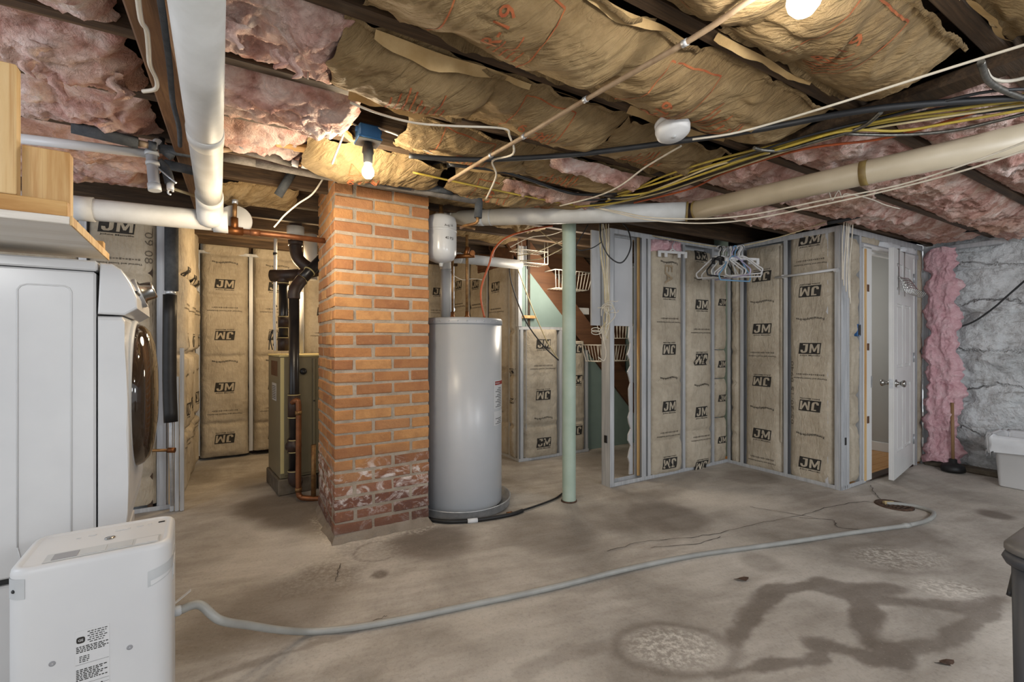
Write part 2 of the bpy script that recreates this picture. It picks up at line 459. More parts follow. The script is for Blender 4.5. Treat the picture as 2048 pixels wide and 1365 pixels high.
# ================================================================== FLOOR
def fl(px, py, z=0.0): return atz(px, py, z)
def seg_dist(PX, PY, pts):
    d = np.full(PX.shape, 1e9)
    for (x0, y0), (x1, y1) in zip(pts[:-1], pts[1:]):
        dx, dy = x1 - x0, y1 - y0; L = dx * dx + dy * dy + 1e-9
        t = np.clip(((PX - x0) * dx + (PY - y0) * dy) / L, 0, 1)
        d = np.minimum(d, np.hypot(PX - x0 - t * dx, PY - y0 - t * dy))
    return d
def sstep(a, b, x):
    t = np.clip((x - a) / (b - a), 0, 1); return t * t * (3 - 2 * t)
def build_floor():
    xs = np.concatenate([np.arange(-4.6, -2.2, .06), np.arange(-2.2, 3.4, .016), np.arange(3.4, 7.0, .05)])
    ys = np.concatenate([np.arange(-2.2, 1.2, .12), np.arange(1.2, 3.2, .014), np.arange(3.2, 5.2, .03), np.arange(5.2, 8.4, .09)])
    X, Y = np.meshgrid(xs, ys)
    Z = 0.006 * fbm(X * 1.1, Y * 1.1, 3, 4) + 0.0012 * fbm(X * 14, Y * 14, 5, 2)
    Z = np.minimum(Z, 0.004)
    wob = 0.05 * fbm(X * 5, Y * 5, 11, 4) + 0.012 * fbm(X * 30, Y * 30, 12, 2)
    dark = np.zeros_like(X); light = np.zeros_like(X)
    def trail(pix, wd, s, soft=0.6):
        nonlocal dark
        p = [tuple(fl(*q)[:2]) for q in pix]
        d = seg_dist(X, Y, p) + wob * 0.8
        dark = np.maximum(dark, s * (1 - sstep(wd * soft, wd * 1.25, d)))
    def blob(c, rx, s, ring=0.0, lt=0.0, ry=None):
        nonlocal dark, light
        q = fl(*c); ry = ry or rx
        d = np.hypot((X - q.x) / rx, (Y - q.y) / ry) + wob * 2.2
        if ring: dark = np.maximum(dark, ring * np.exp(-((d - 1) / 0.14) ** 2))
        if s: dark = np.maximum(dark, s * (1 - sstep(0.6, 1.1, d)))
        if lt: light = np.maximum(light, lt * (1 - sstep(0.45, 1.0, d)))
    trail([(1465, 1285), (1505, 1245), (1525, 1205), (1560, 1178), (1620, 1172)], .045, .75)
    trail([(1500, 1240), (1525, 1200)], .055, .55)
    trail([(1620, 1172), (1680, 1190), (1740, 1200), (1800, 1205), (1890, 1215), (1950, 1218), (1995, 1200)], .05, .65)
    trail([(1640, 1165), (1700, 1180), (1780, 1178)], .06, .7)
    trail([(1700, 1190), (1735, 1220), (1722, 1260), (1745, 1290), (1790, 1305)], .06, .75)
    trail([(1790, 1305), (1850, 1295), (1900, 1280), (1960, 1240), (1990, 1205)], .035, .6)
    trail([(1625, 1290), (1690, 1300), (1740, 1318), (1800, 1325)], .05, .75)
    trail([(1430, 1350), (1500, 1338), (1560, 1328), (1620, 1325), (1650, 1305)], .03, .7)
    trail([(1200, 1290), (1270, 1288)], .03, .35)
    trail([(1045, 1345), (1120, 1310), (1200, 1295)], .04, .3)
    blob((1350, 1297), .235, .25, .55, .85, .15)
    blob((1340, 1305), .16, 0, 0, .9, .12)
    blob((1800, 1118), .34, .2, .25, .6, .17)
    blob((1900, 1180), .2, 0, 0, .95, .12)
    blob((1770, 1110), .2, 0, 0, .8, .1)
    for c, r, s in (((1330, 1035), .33, .5), ((1230, 1035), .3, .3), ((1100, 1065), .35, .35), ((560, 1215), .32, .45), ((640, 1165), .22, .4), ((470, 1250), .25, .35),
                    ((860, 1085), .28, .5), ((760, 1150), .05, .6), ((600, 1030), .3, .6), ((560, 1010), .35, .65), ((690, 1020), .5, .5), ((1760, 1055), .35, .3), ((1650, 1000), .3, .25),
                    ((1990, 1030), .11, .7), ((1500, 955), .25, .3), ((520, 960), .3, .4), ((1520, 1125), .12, .25), ((1240, 925), .6, .45)):
        blob(c, r, min(.85, s * 1.35))
    trail([(400, 1320), (520, 1295), (660, 1268), (760, 1245)], .014, .35)
    trail([(400, 1365), (520, 1325), (640, 1285), (720, 1262)], .016, .45)
    trail([(1400, 950), (1330, 985), (1240, 1000)], .1, .3)
    # repair disc and a pale crust round the brick base
    q = fl(755, 1103); d = np.hypot(X - q.x, (Y - q.y)); dark = np.maximum(dark, .6 * np.exp(-((d - .125) / .008) ** 2)); light = np.maximum(light, .25 * (d < .12))
    p = [tuple(fl(*k)[:2]) for k in ((640, 1040), (668, 1094), (760, 1075), (860, 1052))]
    light = np.maximum(light, .7 * (1 - sstep(.02, .09, seg_dist(X, Y, p) + wob)))
    light = np.maximum(light, .3 * (1 - sstep(.1, .45, np.hypot(X + .9, Y - 2.5) + wob * 2)))
    t = NT('stained_concrete'); p = t.pos()
    n1 = t.noise(p, 1.3, 6, 0.6, 0.5); n2 = t.noise(t.rotz(p, -math.radians(20), (1, 4, 1)), 2.6, 6, 0.65); n3 = t.noise(p, 60, 4, 0.7)
    c = t.ramp(n1, [(0.32, '#8a837a'), (0.5, '#aca59c'), (0.68, '#c2bbb2')])
    c = t.mix(t.ramp(n2, [(0.42, 0.0), (0.7, 0.5)]), c, '#81776c')
    c = t.mix(t.ramp(t.noise(p, 0.9, 5), [(0.5, 0.0), (0.66, 0.6)]), c, '#cfc8be')
    c = t.mix(t.math('MULTIPLY', t.attr('dark'), 0.85), c, '#52453a')
    spk = t.ramp(t.noise(p, 42, 4, 0.7), [(0.44, 0.0), (0.62, 1.0)])
    c = t.mix(t.math('MULTIPLY', t.attr('light'), t.math('MULTIPLY_ADD' if False else 'MULTIPLY', spk, 0.85)), c, '#d8d2c8')
    c = t.mix(t.ramp(n3, [(0.3, 0.2), (0.5, 0.0)]), c, '#3f3832')
    c = t.mix(t.ramp(t.noise(p, 110, 3, 0.6), [(0.62, 0.0), (0.75, 0.35)]), c, '#c0b9ae')
    h = t.math('ADD', t.math('MULTIPLY', n3, 0.5), t.noise(p, 9, 6, 0.6))
    mt = t.done(c, t.ramp(t.attr('dark'), [(0.0, 0.78), (1.0, 0.55)]), 0, t.bump(h, 0.35, 0.012), 0.3)
    o = grid_obj('floor', np.stack([X, Y, Z], -1), mt, attrs={'dark': dark, 'light': light}, loc=(0, 0, 0))
    tag(o, 'stained grey concrete basement floor with damp trails and cracks', None, None, 'structure')
    # cracks as sunken dark seams
    M['crack'] = pm('crack_dirt', '#3a332d', '#554c44', 20, 0.9)
    rr = random.Random(5)
    for pix in ([(1215, 1105), (1290, 1085), (1370, 1078), (1440, 1068), (1500, 1052), (1590, 1035), (1650, 1018), (1720, 1005), (1755, 1008)],
                [(1300, 1098), (1400, 1088), (1440, 1075)], [(1600, 1038), (1665, 1042), (1675, 1056), (1730, 1062)],
                [(1760, 1000), (1748, 985), (1742, 972)], [(680, 1130), (676, 1150), (672, 1165)], [(1500, 1015), (1560, 1025), (1640, 1040)], [(720, 1255), (760, 1240), (775, 1236)]):
        p = catmull([fl(*q) for q in pix], 6)
        b = MB(); L = []
        for i, q in enumerate(p):
            tq = (p[min(i + 1, len(p) - 1)] - p[max(i - 1, 0)]).normalized(); nq = Vector((-tq.y, tq.x, 0))
            q = q + nq * rr.uniform(-.008, .008); wd = rr.uniform(.001, .0032)
            L.append((q - nq * wd, q + nq * wd))
        vs = [Vector((v.x, v.y, .0052)) for pr in L for v in pr]
        b.add(vs, [(2 * i, 2 * i + 1, 2 * i + 3, 2 * i + 2) for i in range(len(L) - 1)])
        b.build('crack', M['crack'], o)
    return o
floor = build_floor()

# ================================================================== CEILING
CZ = 2.36; JZ = 2.14
JB = [-0.42, 0.03, 0.48, 0.91, 1.36, 1.81, 2.24, 2.68, 3.12, 3.56, 4.0, 4.44, 4.88, 5.32]
TOP = Frame((0, 0, 0), AX, BX, ZX)
ceiling = MB().box(TOP, -3.4, 6.4, -0.9, 6.4, CZ, CZ + .03).build('ceiling', M['subfloor'])
tag(ceiling, 'wooden floor underside above the basement with joists and insulation', None, None, 'structure')
for k in range(54):   # subfloor boards, running along B
    a0 = -3.3 + k * .18
    if k % 2 == 0: MB().box(TOP, a0 + .004, a0 + .176, -.85, 6.3, CZ - .012, CZ, ch=.003).build('subfloor_board', M['subfloor'], ceiling)
for jb in JB:
    MB().box(TOP, -3.3, 6.3, jb - .026, jb + .026, JZ, CZ - .012, ch=.004).build('joist', M['joist'], ceiling)
# beams along B
MB().box(TOP, -.255, -.165, -.8, 4.05, 2.05, 2.14, ch=.006).build('beam', M['joist_b'], ceiling)
MB().box(TOP, 2.13, 2.24, -.8, 2.7, 2.10, 2.14, ch=.006).build('beam', M['joist'], ceiling)

def sheet(name, mat, parent, fr, u0, u1, v0, v1, fn, du=.014, dv=.014, rag=0.0, seed=0):
    nu = max(6, int((u1 - u0) / du)); nv = max(6, int((v1 - v0) / dv))
    u = np.linspace(u0, u1, nu); v = np.linspace(v0, v1, nv)
    U, V = np.meshgrid(u, v)
    H = fn(U, V, (U - u0) / (u1 - u0), (V - v0) / (v1 - v0))
    if rag:   # torn, uneven ends
        s = (U - u0) / (u1 - u0); tt = (V - v0) / (v1 - v0)
        e0 = rag * (fbm(V * 7, V * 0 + seed, seed, 3)); e1 = rag * fbm(V * 7, V * 0 + seed + 4, seed + 1, 3)
        U = U + e0 * (1 - s) ** 3 + e1 * s ** 3
        V = V + rag * .5 * fbm(U * 6, U * 0 + seed, seed + 2, 3) * np.where(tt < .5, (1 - 2 * tt) ** 3, (2 * tt - 1) ** 3)
    o_, uu, vv, nn = (np.array(x) for x in (fr.o, fr.u, fr.v, fr.n))
    X = o_ + U[..., None] * uu + V[..., None] * vv + H[..., None] * nn
    ob = grid_obj(name, X, mat, parent)
    return ob, Surf(fr, u0, u1, v0, v1, H)
CEILF = Frame((0, 0, 2.152), AX, -BX, -ZX)       # v = -b
def kraft_bay(k, a0, a1, sag, seed, wr=1.0, tilt=0.0, rag=.035, zoff=0.0):
    b0, b1 = JB[k] + .034, JB[k + 1] - .034
    def fn(U, V, s, t):
        side = np.clip(1 - np.abs(2 * t - 1) ** 2.0, 0, 1)
        end = np.clip(np.minimum(s, 1 - s) * 9, 0, 1) ** .6
        q = fbm(U * 2, V * 2, seed, 3)
        prof = (sag + .025) * side * (.6 + .4 * end) * (1 + .5 * fbm(U * 2.2, V * 1.2, seed + 1, 3))
        # long slack folds running askew across the sheet, gathered at the ends
        ang = .5 + .8 * fbm(U * 1.1, V * .8, seed + 13, 2)
        x1 = U * np.cos(ang) + V * np.sin(ang); y1 = -U * np.sin(ang) + V * np.cos(ang)
        fold = ridged(x1 * 1.3 + .25 * q, y1 * 7 + q, seed + 2, 3) * .030 * wr * (.35 + .65 * side)
        fine = ridged(x1 * 3.5 + .5 * q, y1 * 17 + 1.5 * q, seed + 5, 2) * .011 * wr
        cross = np.clip(ridged(U * 2.6 + .5 * q, V * .9, seed + 9, 2) - .35, 0, 1) * .035 * wr
        fl_ = np.where((t < .035) | (t > .965), .012 + .05 * np.clip(fbm(U * 3.5, V * 0, seed + 7, 3) + .15, 0, 1), 0)
        return zoff + prof + fold + fine + cross + fl_ + tilt * (s - .5) - .030
    o, sf = sheet('kraft_faced_batt', M['kraft_roof'], ceiling, CEILF, a0, a1, -b1, -b0, fn, .0085, .0085, rag, seed)
    return o, sf
def marks(o, sf, a0, a1, k, seed):
    """red lettering and frame lines printed on the old facing"""
    rr = random.Random(seed); vm = -(JB[k] + JB[k + 1]) / 2
    b = MB()
    def line(p, q, wd):
        p = Vector(p).to_2d() if False else p
        n = 14; d = math.hypot(q[0] - p[0], q[1] - p[1]); nx, ny = -(q[1] - p[1]) / d * wd, (q[0] - p[0]) / d * wd
        vs = []
        for i in range(n + 1):
            x, y = p[0] + (q[0] - p[0]) * i / n, p[1] + (q[1] - p[1]) * i / n
            vs += [sf.pos(x - nx, y - ny, .003), sf.pos(x + nx, y + ny, .003)]
        b.add(vs, [(2 * i, 2 * i + 1, 2 * i + 3, 2 * i + 2) for i in range(n)])
    u = a0 + .16
    while u < a1 - .16:
        wd = rr.uniform(.22, .30)
        if u + wd > a1 - .06: break
        y0, y1 = vm - .14, vm + .14
        kind = rr.choice(['frame', 'rows', 'code', 'frame'])
        if kind in ('frame',):
            for p, q in (((u, y0), (u, y1)), ((u + wd, y0), (u + wd, y1)), ((u, y1), (u + wd, y1))): line(p, q, .0022)
            for i in range(5): line((u + wd * (.62 + i * .07), y0 + .03), (u + wd * (.62 + i * .07), y0 + .03 + rr.uniform(.08, .16)), .0022)
            write(b, sf, 'R-19', u + wd / 2, vm + rr.uniform(-.06, .06), .13, math.pi / 2 if rr.random() < .5 else math.pi, .004, bold=.01)
        elif kind == 'rows':
            for i in range(9):
                x = u + wd * (.1 + i * .085); n = rr.uniform(.55, 1)
                line((x, y0 + .02), (x, y0 + .02 + .2 * n), .0030)
        else:
            write(b, sf, 'R-19', u + wd * .5, vm, .16, math.pi, .004, bold=.015)
            line((u, y0 + .02), (u + wd, y0 + .02), .0016)
            p = [(u + wd * .2, y1 - .1), (u + wd * .2, y1 - .03), (u + wd * .2 + .06, y1 - .065)]
            for i in range(3): line(p[i], p[(i + 1) % 3], .002)
        u += wd + rr.uniform(.05, .16)
    if b.v: b.build('printed_marks', M['red_ink'], o)
for k, spans in ((1, [(.55, 1.3, .05), (1.32, 2.1, .055)]),
                 (2, [(.28, 1.28, .06), (1.24, 2.0, .06)]),
                 (3, [(.30, 1.06, .075), (1.02, 2.08, .07)]),
                 (4, [(.26, .80, .085), (.76, 1.42, .06), (1.40, 2.08, .05)]),
                 (5, [(.62, 1.28, .05), (1.24, 2.06, .05)]),
                 (6, [(.26, .95, .07), (1.0, 2.05, .055)]),
                 (7, [(.85, 2.1, .05)]),
                 (8, [(-.15, .32, .06), (.95, 2.3, .05)]),
                 (9, [(1.25, 2.3, .05)])):
    for i, (a0, a1, sag) in enumerate(spans):
        o, sf = kraft_bay(k, a0, a1, sag, k * 7 + i * 3, 1.0 if k < 6 else 1.3, zoff=-.085 if k > 6 and a0 > .5 else 0.0)
        if k <= 6: marks(o, sf, a0, a1, k, k * 5 + i)

def pink_bay(k, a0, a1, amp, seed, mat='pink', res=.011, zoff=0.0, bb=None):
    b0, b1 = bb or (JB[k] + .016, JB[k + 1] - .016)
    def fn(U, V, s, t):
        q = .35 * fbm(U * 2.5, V * 2.5, seed, 3)
        edge = np.clip(np.minimum(np.sin(np.pi * np.clip(t + .06 * q, 0, 1)) * 1.25, np.minimum(s * (a1 - a0), (1 - s) * (a1 - a0)) * 14), 0, 1) ** .75
        q = .35 * fbm(U * 2.5, V * 2.5, seed, 3)
        big = .55 + .75 * fbm(U * 2.3 + q, V * 3.2, seed + 1, 3)
        folds = ridged(U * 2.2 + V * 3.4 + q * 2, V * 5.5 - U * 1.5 + q, seed + 2, 4)
        fine = fbm(U * 17 + q * 6, V * 26, seed + 4, 4, .65)
        return zoff + edge * (amp * big + (.046 * folds + .016 * fine)) - .02 + .006 * fine
    return sheet('pink_insulation_batt', M[mat], ceiling, CEILF, a0, a1, -b1, -b0, fn, res, res, .05, seed)
n = 0
for k, spans in ((2, [(-1.1, -.32)]), (3, [(-1.5, -.32), (-.14, .28)]), (4, [(-2.0, -1.02), (-1.0, -.31), (-.15, .30)]), (5, [(-2.2, -1.1), (-1.08, -.31), (-.15, .42)]),
                 (6, [(-2.4, -.32), (-.16, .30)]), (7, [(-2.4, -1.2), (-1.15, -.32)]), (8, [(-2.6, -1.3), (-1.25, -.45)])):
    for a0, a1 in spans:
        n += 1; pink_bay(k, a0, a1, .085, 20 + n)
for k, spans in ((0, [(2.3, 4.2)]), (1, [(2.28, 3.3), (3.32, 5.7)]), (2, [(2.26, 3.2), (3.25, 5.75)]), (3, [(2.28, 3.25), (3.3, 4.4), (4.45, 5.75)]), (4, [(2.26, 3.2), (3.22, 4.12)]), (5, [(2.28, 3.15), (3.2, 4.1)])):
    for a0, a1 in spans:
        n += 1; pink_bay(k, a0, a1, .06, 20 + n)
pink_bay(3, 4.22, 5.78, .09, 77); pink_bay(4, 4.1, 5.7, .05, 78)
for k, a0, a1, z in ((6, 1.3, 2.0, .07), (5, 1.35, 2.0, .06)):   # fibre spilling out below torn facing
    n += 1; pink_bay(k, a0, a1, .03, 20 + n, bb=(JB[k] + .02, JB[k] + .14), zoff=.05)

# torn paper flanges curling down beside the joists, and tufts of fibre hanging from the pink batts
M['kraft_edge'] = pm('torn_kraft_edge', '#a98b5c', '#c2a678', 9, .8, bump=.3)
rr = random.Random(21)
def flap(a0, b0, L, wd, z, drop, turn):
    n = 18; vs = []; ph = rr.uniform(0, 6)
    for i in range(n + 1):
        s = i / n; a = a0 + L * s; e = math.sin(math.pi * min(1, s * 1.15 + .05)) ** .5
        w_ = wd * (.45 + .55 * e) * (1 + .22 * math.sin(s * 7 + ph) + .10 * math.sin(s * 23 + ph)); zz = z - drop * math.sin(math.pi * s) ** 2 * .5 + .003 * math.sin(s * 11 + ph)
        bb = b0 + .006 * math.sin(s * 9 + ph)
        for q in (0, .5, 1): vs.append(W(a, bb + turn * w_ * q * .8, zz - w_ * .75 * q ** 1.6))
    f = [(3 * i + j, 3 * i + j + 1, 3 * i + j + 4, 3 * i + j + 3) for i in range(n) for j in (0, 1)]
    MB().add(vs, f, 0, True).build('torn_paper_flange', M['kraft_edge'], ceiling)
for k in (2, 3, 4, 5, 6):
    a = .35
    while a < 1.95:
        L = rr.uniform(.25, .6)
        if rr.random() < .75: flap(a, JB[k] + rr.choice([-.034, .034]), min(L, 2.05 - a), rr.uniform(.02, .042), 2.136, rr.uniform(0, .02), rr.choice([-1, 1]))
        a += L + rr.uniform(.02, .2)
def tuft(p, L, r, seed):
    n, m = 9, 12; vs = []
    for i in range(n):
        s = i / (n - 1); rad = r * (1 - s) ** .6 * (1 + .35 * math.sin(i * 1.7 + seed)) + .001
        for j in range(m):
            t_ = 2 * math.pi * j / m; q = 1 + .3 * math.sin(3 * t_ + i + seed)
            vs.append(p + Vector((math.cos(t_) * rad * q + .012 * math.sin(i * .9 + seed), math.sin(t_) * rad * q + .01 * math.cos(i * .7 + seed), -L * s)))
    MB().add(vs, [(i * m + j, i * m + (j + 1) % m, (i + 1) * m + (j + 1) % m, (i + 1) * m + j) for i in range(n - 1) for j in range(m)], 0, True).build('fibre_tuft', M['pink'], ceiling)
for i, (x, y, L) in enumerate(((62, 118, .07), (120, 152, .09), (232, 168, .07), (250, 185, .05), (205, 250, .04), (70, 100, .05), (470, 70, .05), (590, 130, .06), (560, 120, .05), (610, 240, .05), (1660, 340, .04), (1500, 455, .04), (1745, 398, .04), (1890, 420, .05), (1850, 360, .04))):
    tuft(atz(x, y - 14, 2.10), L * 1.15, .020, i * 1.3)
# wooden blocking and scraps beside the blue box
for (x, y, z, L, wd, th, tn) in ((655, 235, 2.11, .20, .07, .02, .5), (612, 300, 2.12, .26, .05, .02, -.1), (560, 296, 2.13, .3, .04, .03, -.15), (690, 270, 2.13, .22, .03, .02, .9)):
    p = atz(x, y, z); u = (AX * math.cos(tn) + BX * math.sin(tn)); v = Vector((-u.y, u.x, 0))
    MB().box(Frame(p, u, v, ZX), -L / 2, L / 2, -wd / 2, wd / 2, 0, th, ch=.003).build('wood_scrap', M['pine_a'], ceiling)
# ================================================================== FRAMED WALLS
def wframe(kind, c):      # 'A-': plane b=c facing -B (u=a); 'B-': plane a=c facing -A (u=-b); 'B+': plane a=c facing +A (u=b)
    if kind == 'A-': return Frame(W(0, c), AX, ZX, -BX)
    if kind == 'B-': return Frame(W(c, 0), -BX, ZX, -AX)
    return Frame(W(c, 0), BX, ZX, AX)
def stud(parent, fr, u, z0, z1, side=1, wd=.036, depth=.09, n0=0.0):
    b = MB(); t = .003
    b.box(fr, u - wd / 2, u + wd / 2, z0, z1, n0 - t, n0)
    e = u - side * wd / 2
    b.box(fr, min(e, e + side * t), max(e, e + side * t), z0, z1, n0 - depth, n0 - t)
    b.box(fr, u - wd / 2, u + wd / 2, z0, z1, n0 - depth, n0 - depth + t)
    b.box(fr, u - wd * .12, u + wd * .12, z0, z1, n0, n0 + .0015)
    return b.build('stud', M['galv'], parent)
def track(parent, fr, u0, u1, z, up=1, depth=.092, h=.032, n0=.003, name='bottom_track'):
    b = MB(); t = .003
    b.box(fr, u0, u1, min(z, z + up * t), max(z, z + up * t), n0 - depth, n0)
    b.box(fr, u0, u1, min(z, z + up * h), max(z, z + up * h), n0 - t, n0)
    b.box(fr, u0, u1, min(z, z + up * h), max(z, z + up * h), n0 - depth, n0 - depth + t)
    return b.build(name, M['galv'], parent)
def batt(parent, fr, u0, u1, z0, z1, bulge, seed, seams=(), crumple=0.0, prints=(), n0=-.015, mat='kraft', res=.014, lw=.17, tiny=True, uoff=0.0, rag=0.0, low=0.0):
    wd = u1 - u0
    def fn(U, V, s, t):
        side = np.clip(1 - np.abs(2 * s - 1) ** 5, 0, 1)
        sm = np.ones_like(V)
        for q in seams: sm = sm * (1 - .62 * np.exp(-((V - q + .012 * fbm(U * 6, V * 0, seed, 2)) / .022) ** 2))
        ends = np.clip(np.minimum(V - z0, z1 - V) * 16, 0, 1) ** .5
        cr = crumple + low * np.clip(1 - (V - z0) / .32, 0, 1)
        h = bulge * side * sm * (.35 + .65 * ends) * (1 + .3 * fbm(U * 3, V * 2.2, seed + 1, 3))
        h = h + .005 * fbm(U * 9, V * 9, seed + 2, 3) + (.003 + .013 * cr) * ridged(U * 5 + fbm(U * 3, V * 3, seed), V * 9, seed + 3, 3)
        h = h + .018 * low * np.clip(1 - (V - z0) / .36, 0, 1) * ridged(U * 6, V * 7 + U * 4, seed + 6, 3)
        return n0 + h - .04 * (1 - side) ** 2 * 1.0
    ob, sf = sheet('insulation_batt', M[mat], parent, fr, u0, u1, z0, z1, fn, res, res, rag, seed)
    uc = (u0 + u1) / 2 + uoff
    for kd, z in prints:
        b = MB()
        if kd in 'LI':
            r = 0 if kd == 'L' else math.pi
            g = gridfaces(12, 7); hh = lw * .55
            lay(b, sf, [(x, y) for x, y in g[0]], g[1], uc, z, lw, hh, r, .0025, 0, .12)
            for L_ in (LJ, LM): lay(b, sf, L_[0], L_[1], uc, z, lw * .95, hh, r, .0045, 1, .10)
            sgn = -1 if kd == 'L' else 1
            if tiny: write(b, sf, 'Johns Manville', uc, z + sgn * (hh * .5 + .014), lw * .95, r, .003, 0, .012, .014)
            b.build('printed_logo', [M['ink'], M[mat]], ob)
        elif kd == 'T':
            write(b, sf, 'Thermal and Sound Insulation', uc, z - .012, wd * .72 if wd < .5 else lw * 1.6, math.pi, .003, 0, .006, .013)
            g = gridfaces(20, 2)
            for i, x in enumerate(np.linspace(-.5, .5, 15)):
                lay(b, sf, g[0], g[1], uc + x * lw * 1.25, z + .022, lw * .06, .007 + .004 * (i % 3), math.pi, .003, 1)
            b.build('printed_text', [M['ink'], M['grey_ink']], ob)
        elif kd == 'F':
            write(b, sf, 'Formaldehyde-free', uc, z, lw * 1.3 if wd > .3 else wd * .8, math.pi, .003, 0, .012, None, arc=.05)
            b.build('printed_text', M['ink'], ob)
        elif kd == 'D':
            write(b, sf, '09 08', u1 - .05, z, .22, -math.pi / 2, .003, 0, 0, .045)
            b.build('printed_text', M['grey_ink'], ob)
        elif kd == 'd':
            write(b, sf, '05/20/15 0940', u0 + .035, z, .55, math.pi / 2, .003, 0, 0, .03)
            b.build('printed_text', M['grey_ink'], ob)
        elif kd == 'A':
            write(b, sf, 'A', uc, z, .09, -math.pi / 2, .003, 0, .02, .075)
            b.build('printed_mark', M['ink'], ob)
    return ob
def seq(z, step, n, start='L'):
    o = 'LTIF'; k = o.index(start); return [(o[(k + i) % 4], z - step * i) for i in range(n)]

# ---- wall_middle : plane b = 2.82, a from 2.61 to 4.14
fm = wframe('A-', 2.82)
wm = MB().box(fm, 3.03, 4.14, 0.0, 2.12, -.115, -.095).build('wall_middle', M['white_drywall'])
tag(wm, 'metal stud partition with kraft batts left of the inner corner', None, None, 'structure')
track(wm, fm, 2.60, 4.14, 0.0, 1)
track(wm, fm, 2.60, 4.14, 2.125, -1, name='top_track', h=.04)
b = MB()
b.box(fm, 2.598, 2.602, 0, 2.12, -.10, .002).box(fm, 2.598, 2.645, 0, 2.12, -.002, .003).box(fm, 2.598, 2.645, 0, 2.12, -.10, -.096)
b.box(fm, 2.640, 2.645, 0, 2.12, -.012, .003)
b.build('end_stud', M['galv'], wm)
MB().box(fm, 2.590, 2.597, .36, .42, -.06, -.03).build('stud_knockout', M['dark_plastic'], wm)
stud(wm, fm, 2.99, 0, 2.12, -1, .05); 
MB().box(fm, 2.965, 2.99, .03, 2.1, -.06, -.045, ch=.002).build('wood_strip', M['pine'], wm)
for u in (3.055, 3.505, 3.925): stud(wm, fm, u, 0, 2.12, 1, .034)
MB().box(fm, 2.50, 2.965, 1.33, 2.12, -.125, -.112).build('drywall_panel', M['white_drywall'], wm)
b = MB(); pr = [(2.93, .03), (2.965, .03), (2.965, 1.33), (2.93, 1.33)]
ed = [(2.93 + .012 * math.sin(i * 1.7) + .01 * math.sin(i * 4.1), .03 + i * .05) for i in range(27)]
b.prism(fm, [(2.972, 1.33), (2.972, .03)] + ed, -.125, -.112); b.build('torn_drywall_edge', M['white_drywall'], wm)
batt(wm, fm, 3.075, 3.488, .03, 2.06, .03, 31, (.32, .84), .35, [('F', 1.90)] + seq(1.63, .2525, 7), low=.55, n0=-.012)
batt(wm, fm, 3.528, 3.908, .03, 2.04, .035, 37, (.36, 1.0), .3, [('L', 2.0), ('F', 1.78)] + seq(1.54, .2525, 3) + [('I', 1.02)] + seq(.79, .2525, 4, 'F'), low=.6, n0=-.014)
for (z0, z1, sd) in ((1.12, 2.03, 41), (.84, 1.11, 42), (.46, .83, 43), (.03, .45, 44)):
    batt(wm, fm, 3.945, 4.125, z0, z1, .045, sd, (), .5, [('L', (z0 + z1) / 2)], n0=-.025, lw=.12, tiny=False)

# ---- wall_side : plane a = 4.14 facing -A, b from 1.82 to 2.82 (u = -b)
fs = wframe('B-', 4.14)
ws = MB().box(fs, -2.82, -1.92, 0, 2.12, -.115, -.095).build('wall_side', M['white_drywall'])
tag(ws, 'metal stud partition with two wide kraft batts right of the inner corner', None, None, 'structure')
track(ws, fs, -2.82, -1.82, 0, 1); track(ws, fs, -2.82, -1.82, 2.13, -1, name='top_track', h=.045)
for u in (-2.80, -2.665, -2.255): stud(ws, fs, u, 0, 2.12, 1, .034)
b = MB()
b.box(fs, -1.865, -1.82, 0, 2.125, -.002, .004).box(fs, -1.824, -1.82, 0, 2.125, -.09, .004).box(fs, -1.852, -1.846, 0, 2.125, .004, .0065).box(fs, -1.838, -1.832, 0, 2.125, .004, .0065)
b.build('corner_stud', M['galv'], ws)
batt(ws, fs, -2.782, -2.69, .03, 2.05, .02, 51, (.3, .55, .8, 1.1, 1.5), .5, [], n0=-.016)
batt(ws, fs, -2.642, -2.282, .03, 2.07, .022, 53, (1.0,), .05, [('I', 1.795), ('F', 1.565)] + seq(1.314, .2425, 6), low=.25, n0=-.012)
batt(ws, fs, -2.235, -1.868, .03, 2.09, .016, 57, (), .0, [('L', 2.06), ('T', 1.86), ('I', 1.62), ('F', 1.39)] + seq(1.137, .2425, 5) + [('d', .75)], low=.06, n0=-.012)
MB().box(fs, -2.298, -2.285, .3, 2.05, -.008, .004).build('paper_flange', M['kraft'], ws)

# ---- wall_door : plane b = 1.82, a from 4.14 to 5.75
fd = wframe('A-', 1.82)
wd_ = MB().box(fd, 4.14, 4.60, 0, 2.12, -.115, -.095).build('wall_door', M['white_drywall'])
tag(wd_, 'narrow stud wall around the white door beside the stone wall', None, None, 'structure')
track(wd_, fd, 4.14, 4.56, 0, 1); track(wd_, fd, 4.14, 5.75, 2.13, -1, name='top_track', h=.05)
b = MB(); b.box(fd, 4.136, 4.27, 0, 2.125, -.002, .003)
for q in (4.15, 4.175, 4.21, 4.245): b.box(fd, q, q + .012, 0, 2.125, .003, .006)
b.build('corner_stud', M['galv'], wd_)
MB().box(fd, 4.185, 4.215, .36, .42, .003, .007).build('stud_knockout', M['dark_plastic'], wd_)
stud(wd_, fd, 4.47, 0, 2.12, 1, .035)
batt(wd_, fd, 4.285, 4.44, .04, 2.05, .04, 61, (.5, .75, 1.25, 1.75), .7, [], n0=-.03)
track(wd_, fd, 4.48, 5.72, 2.03, -1, name='header_track', h=.045)
for (u0, u1, sd) in ((4.5, 4.86, 63), (4.88, 5.3, 64), (5.32, 5.64, 65)):
    batt(wd_, fd, u0, u1, 2.03, 2.09, .02, sd, (), 1.0, [], n0=-.02, res=.01, mat='kraft' if sd == 63 else 'liner')
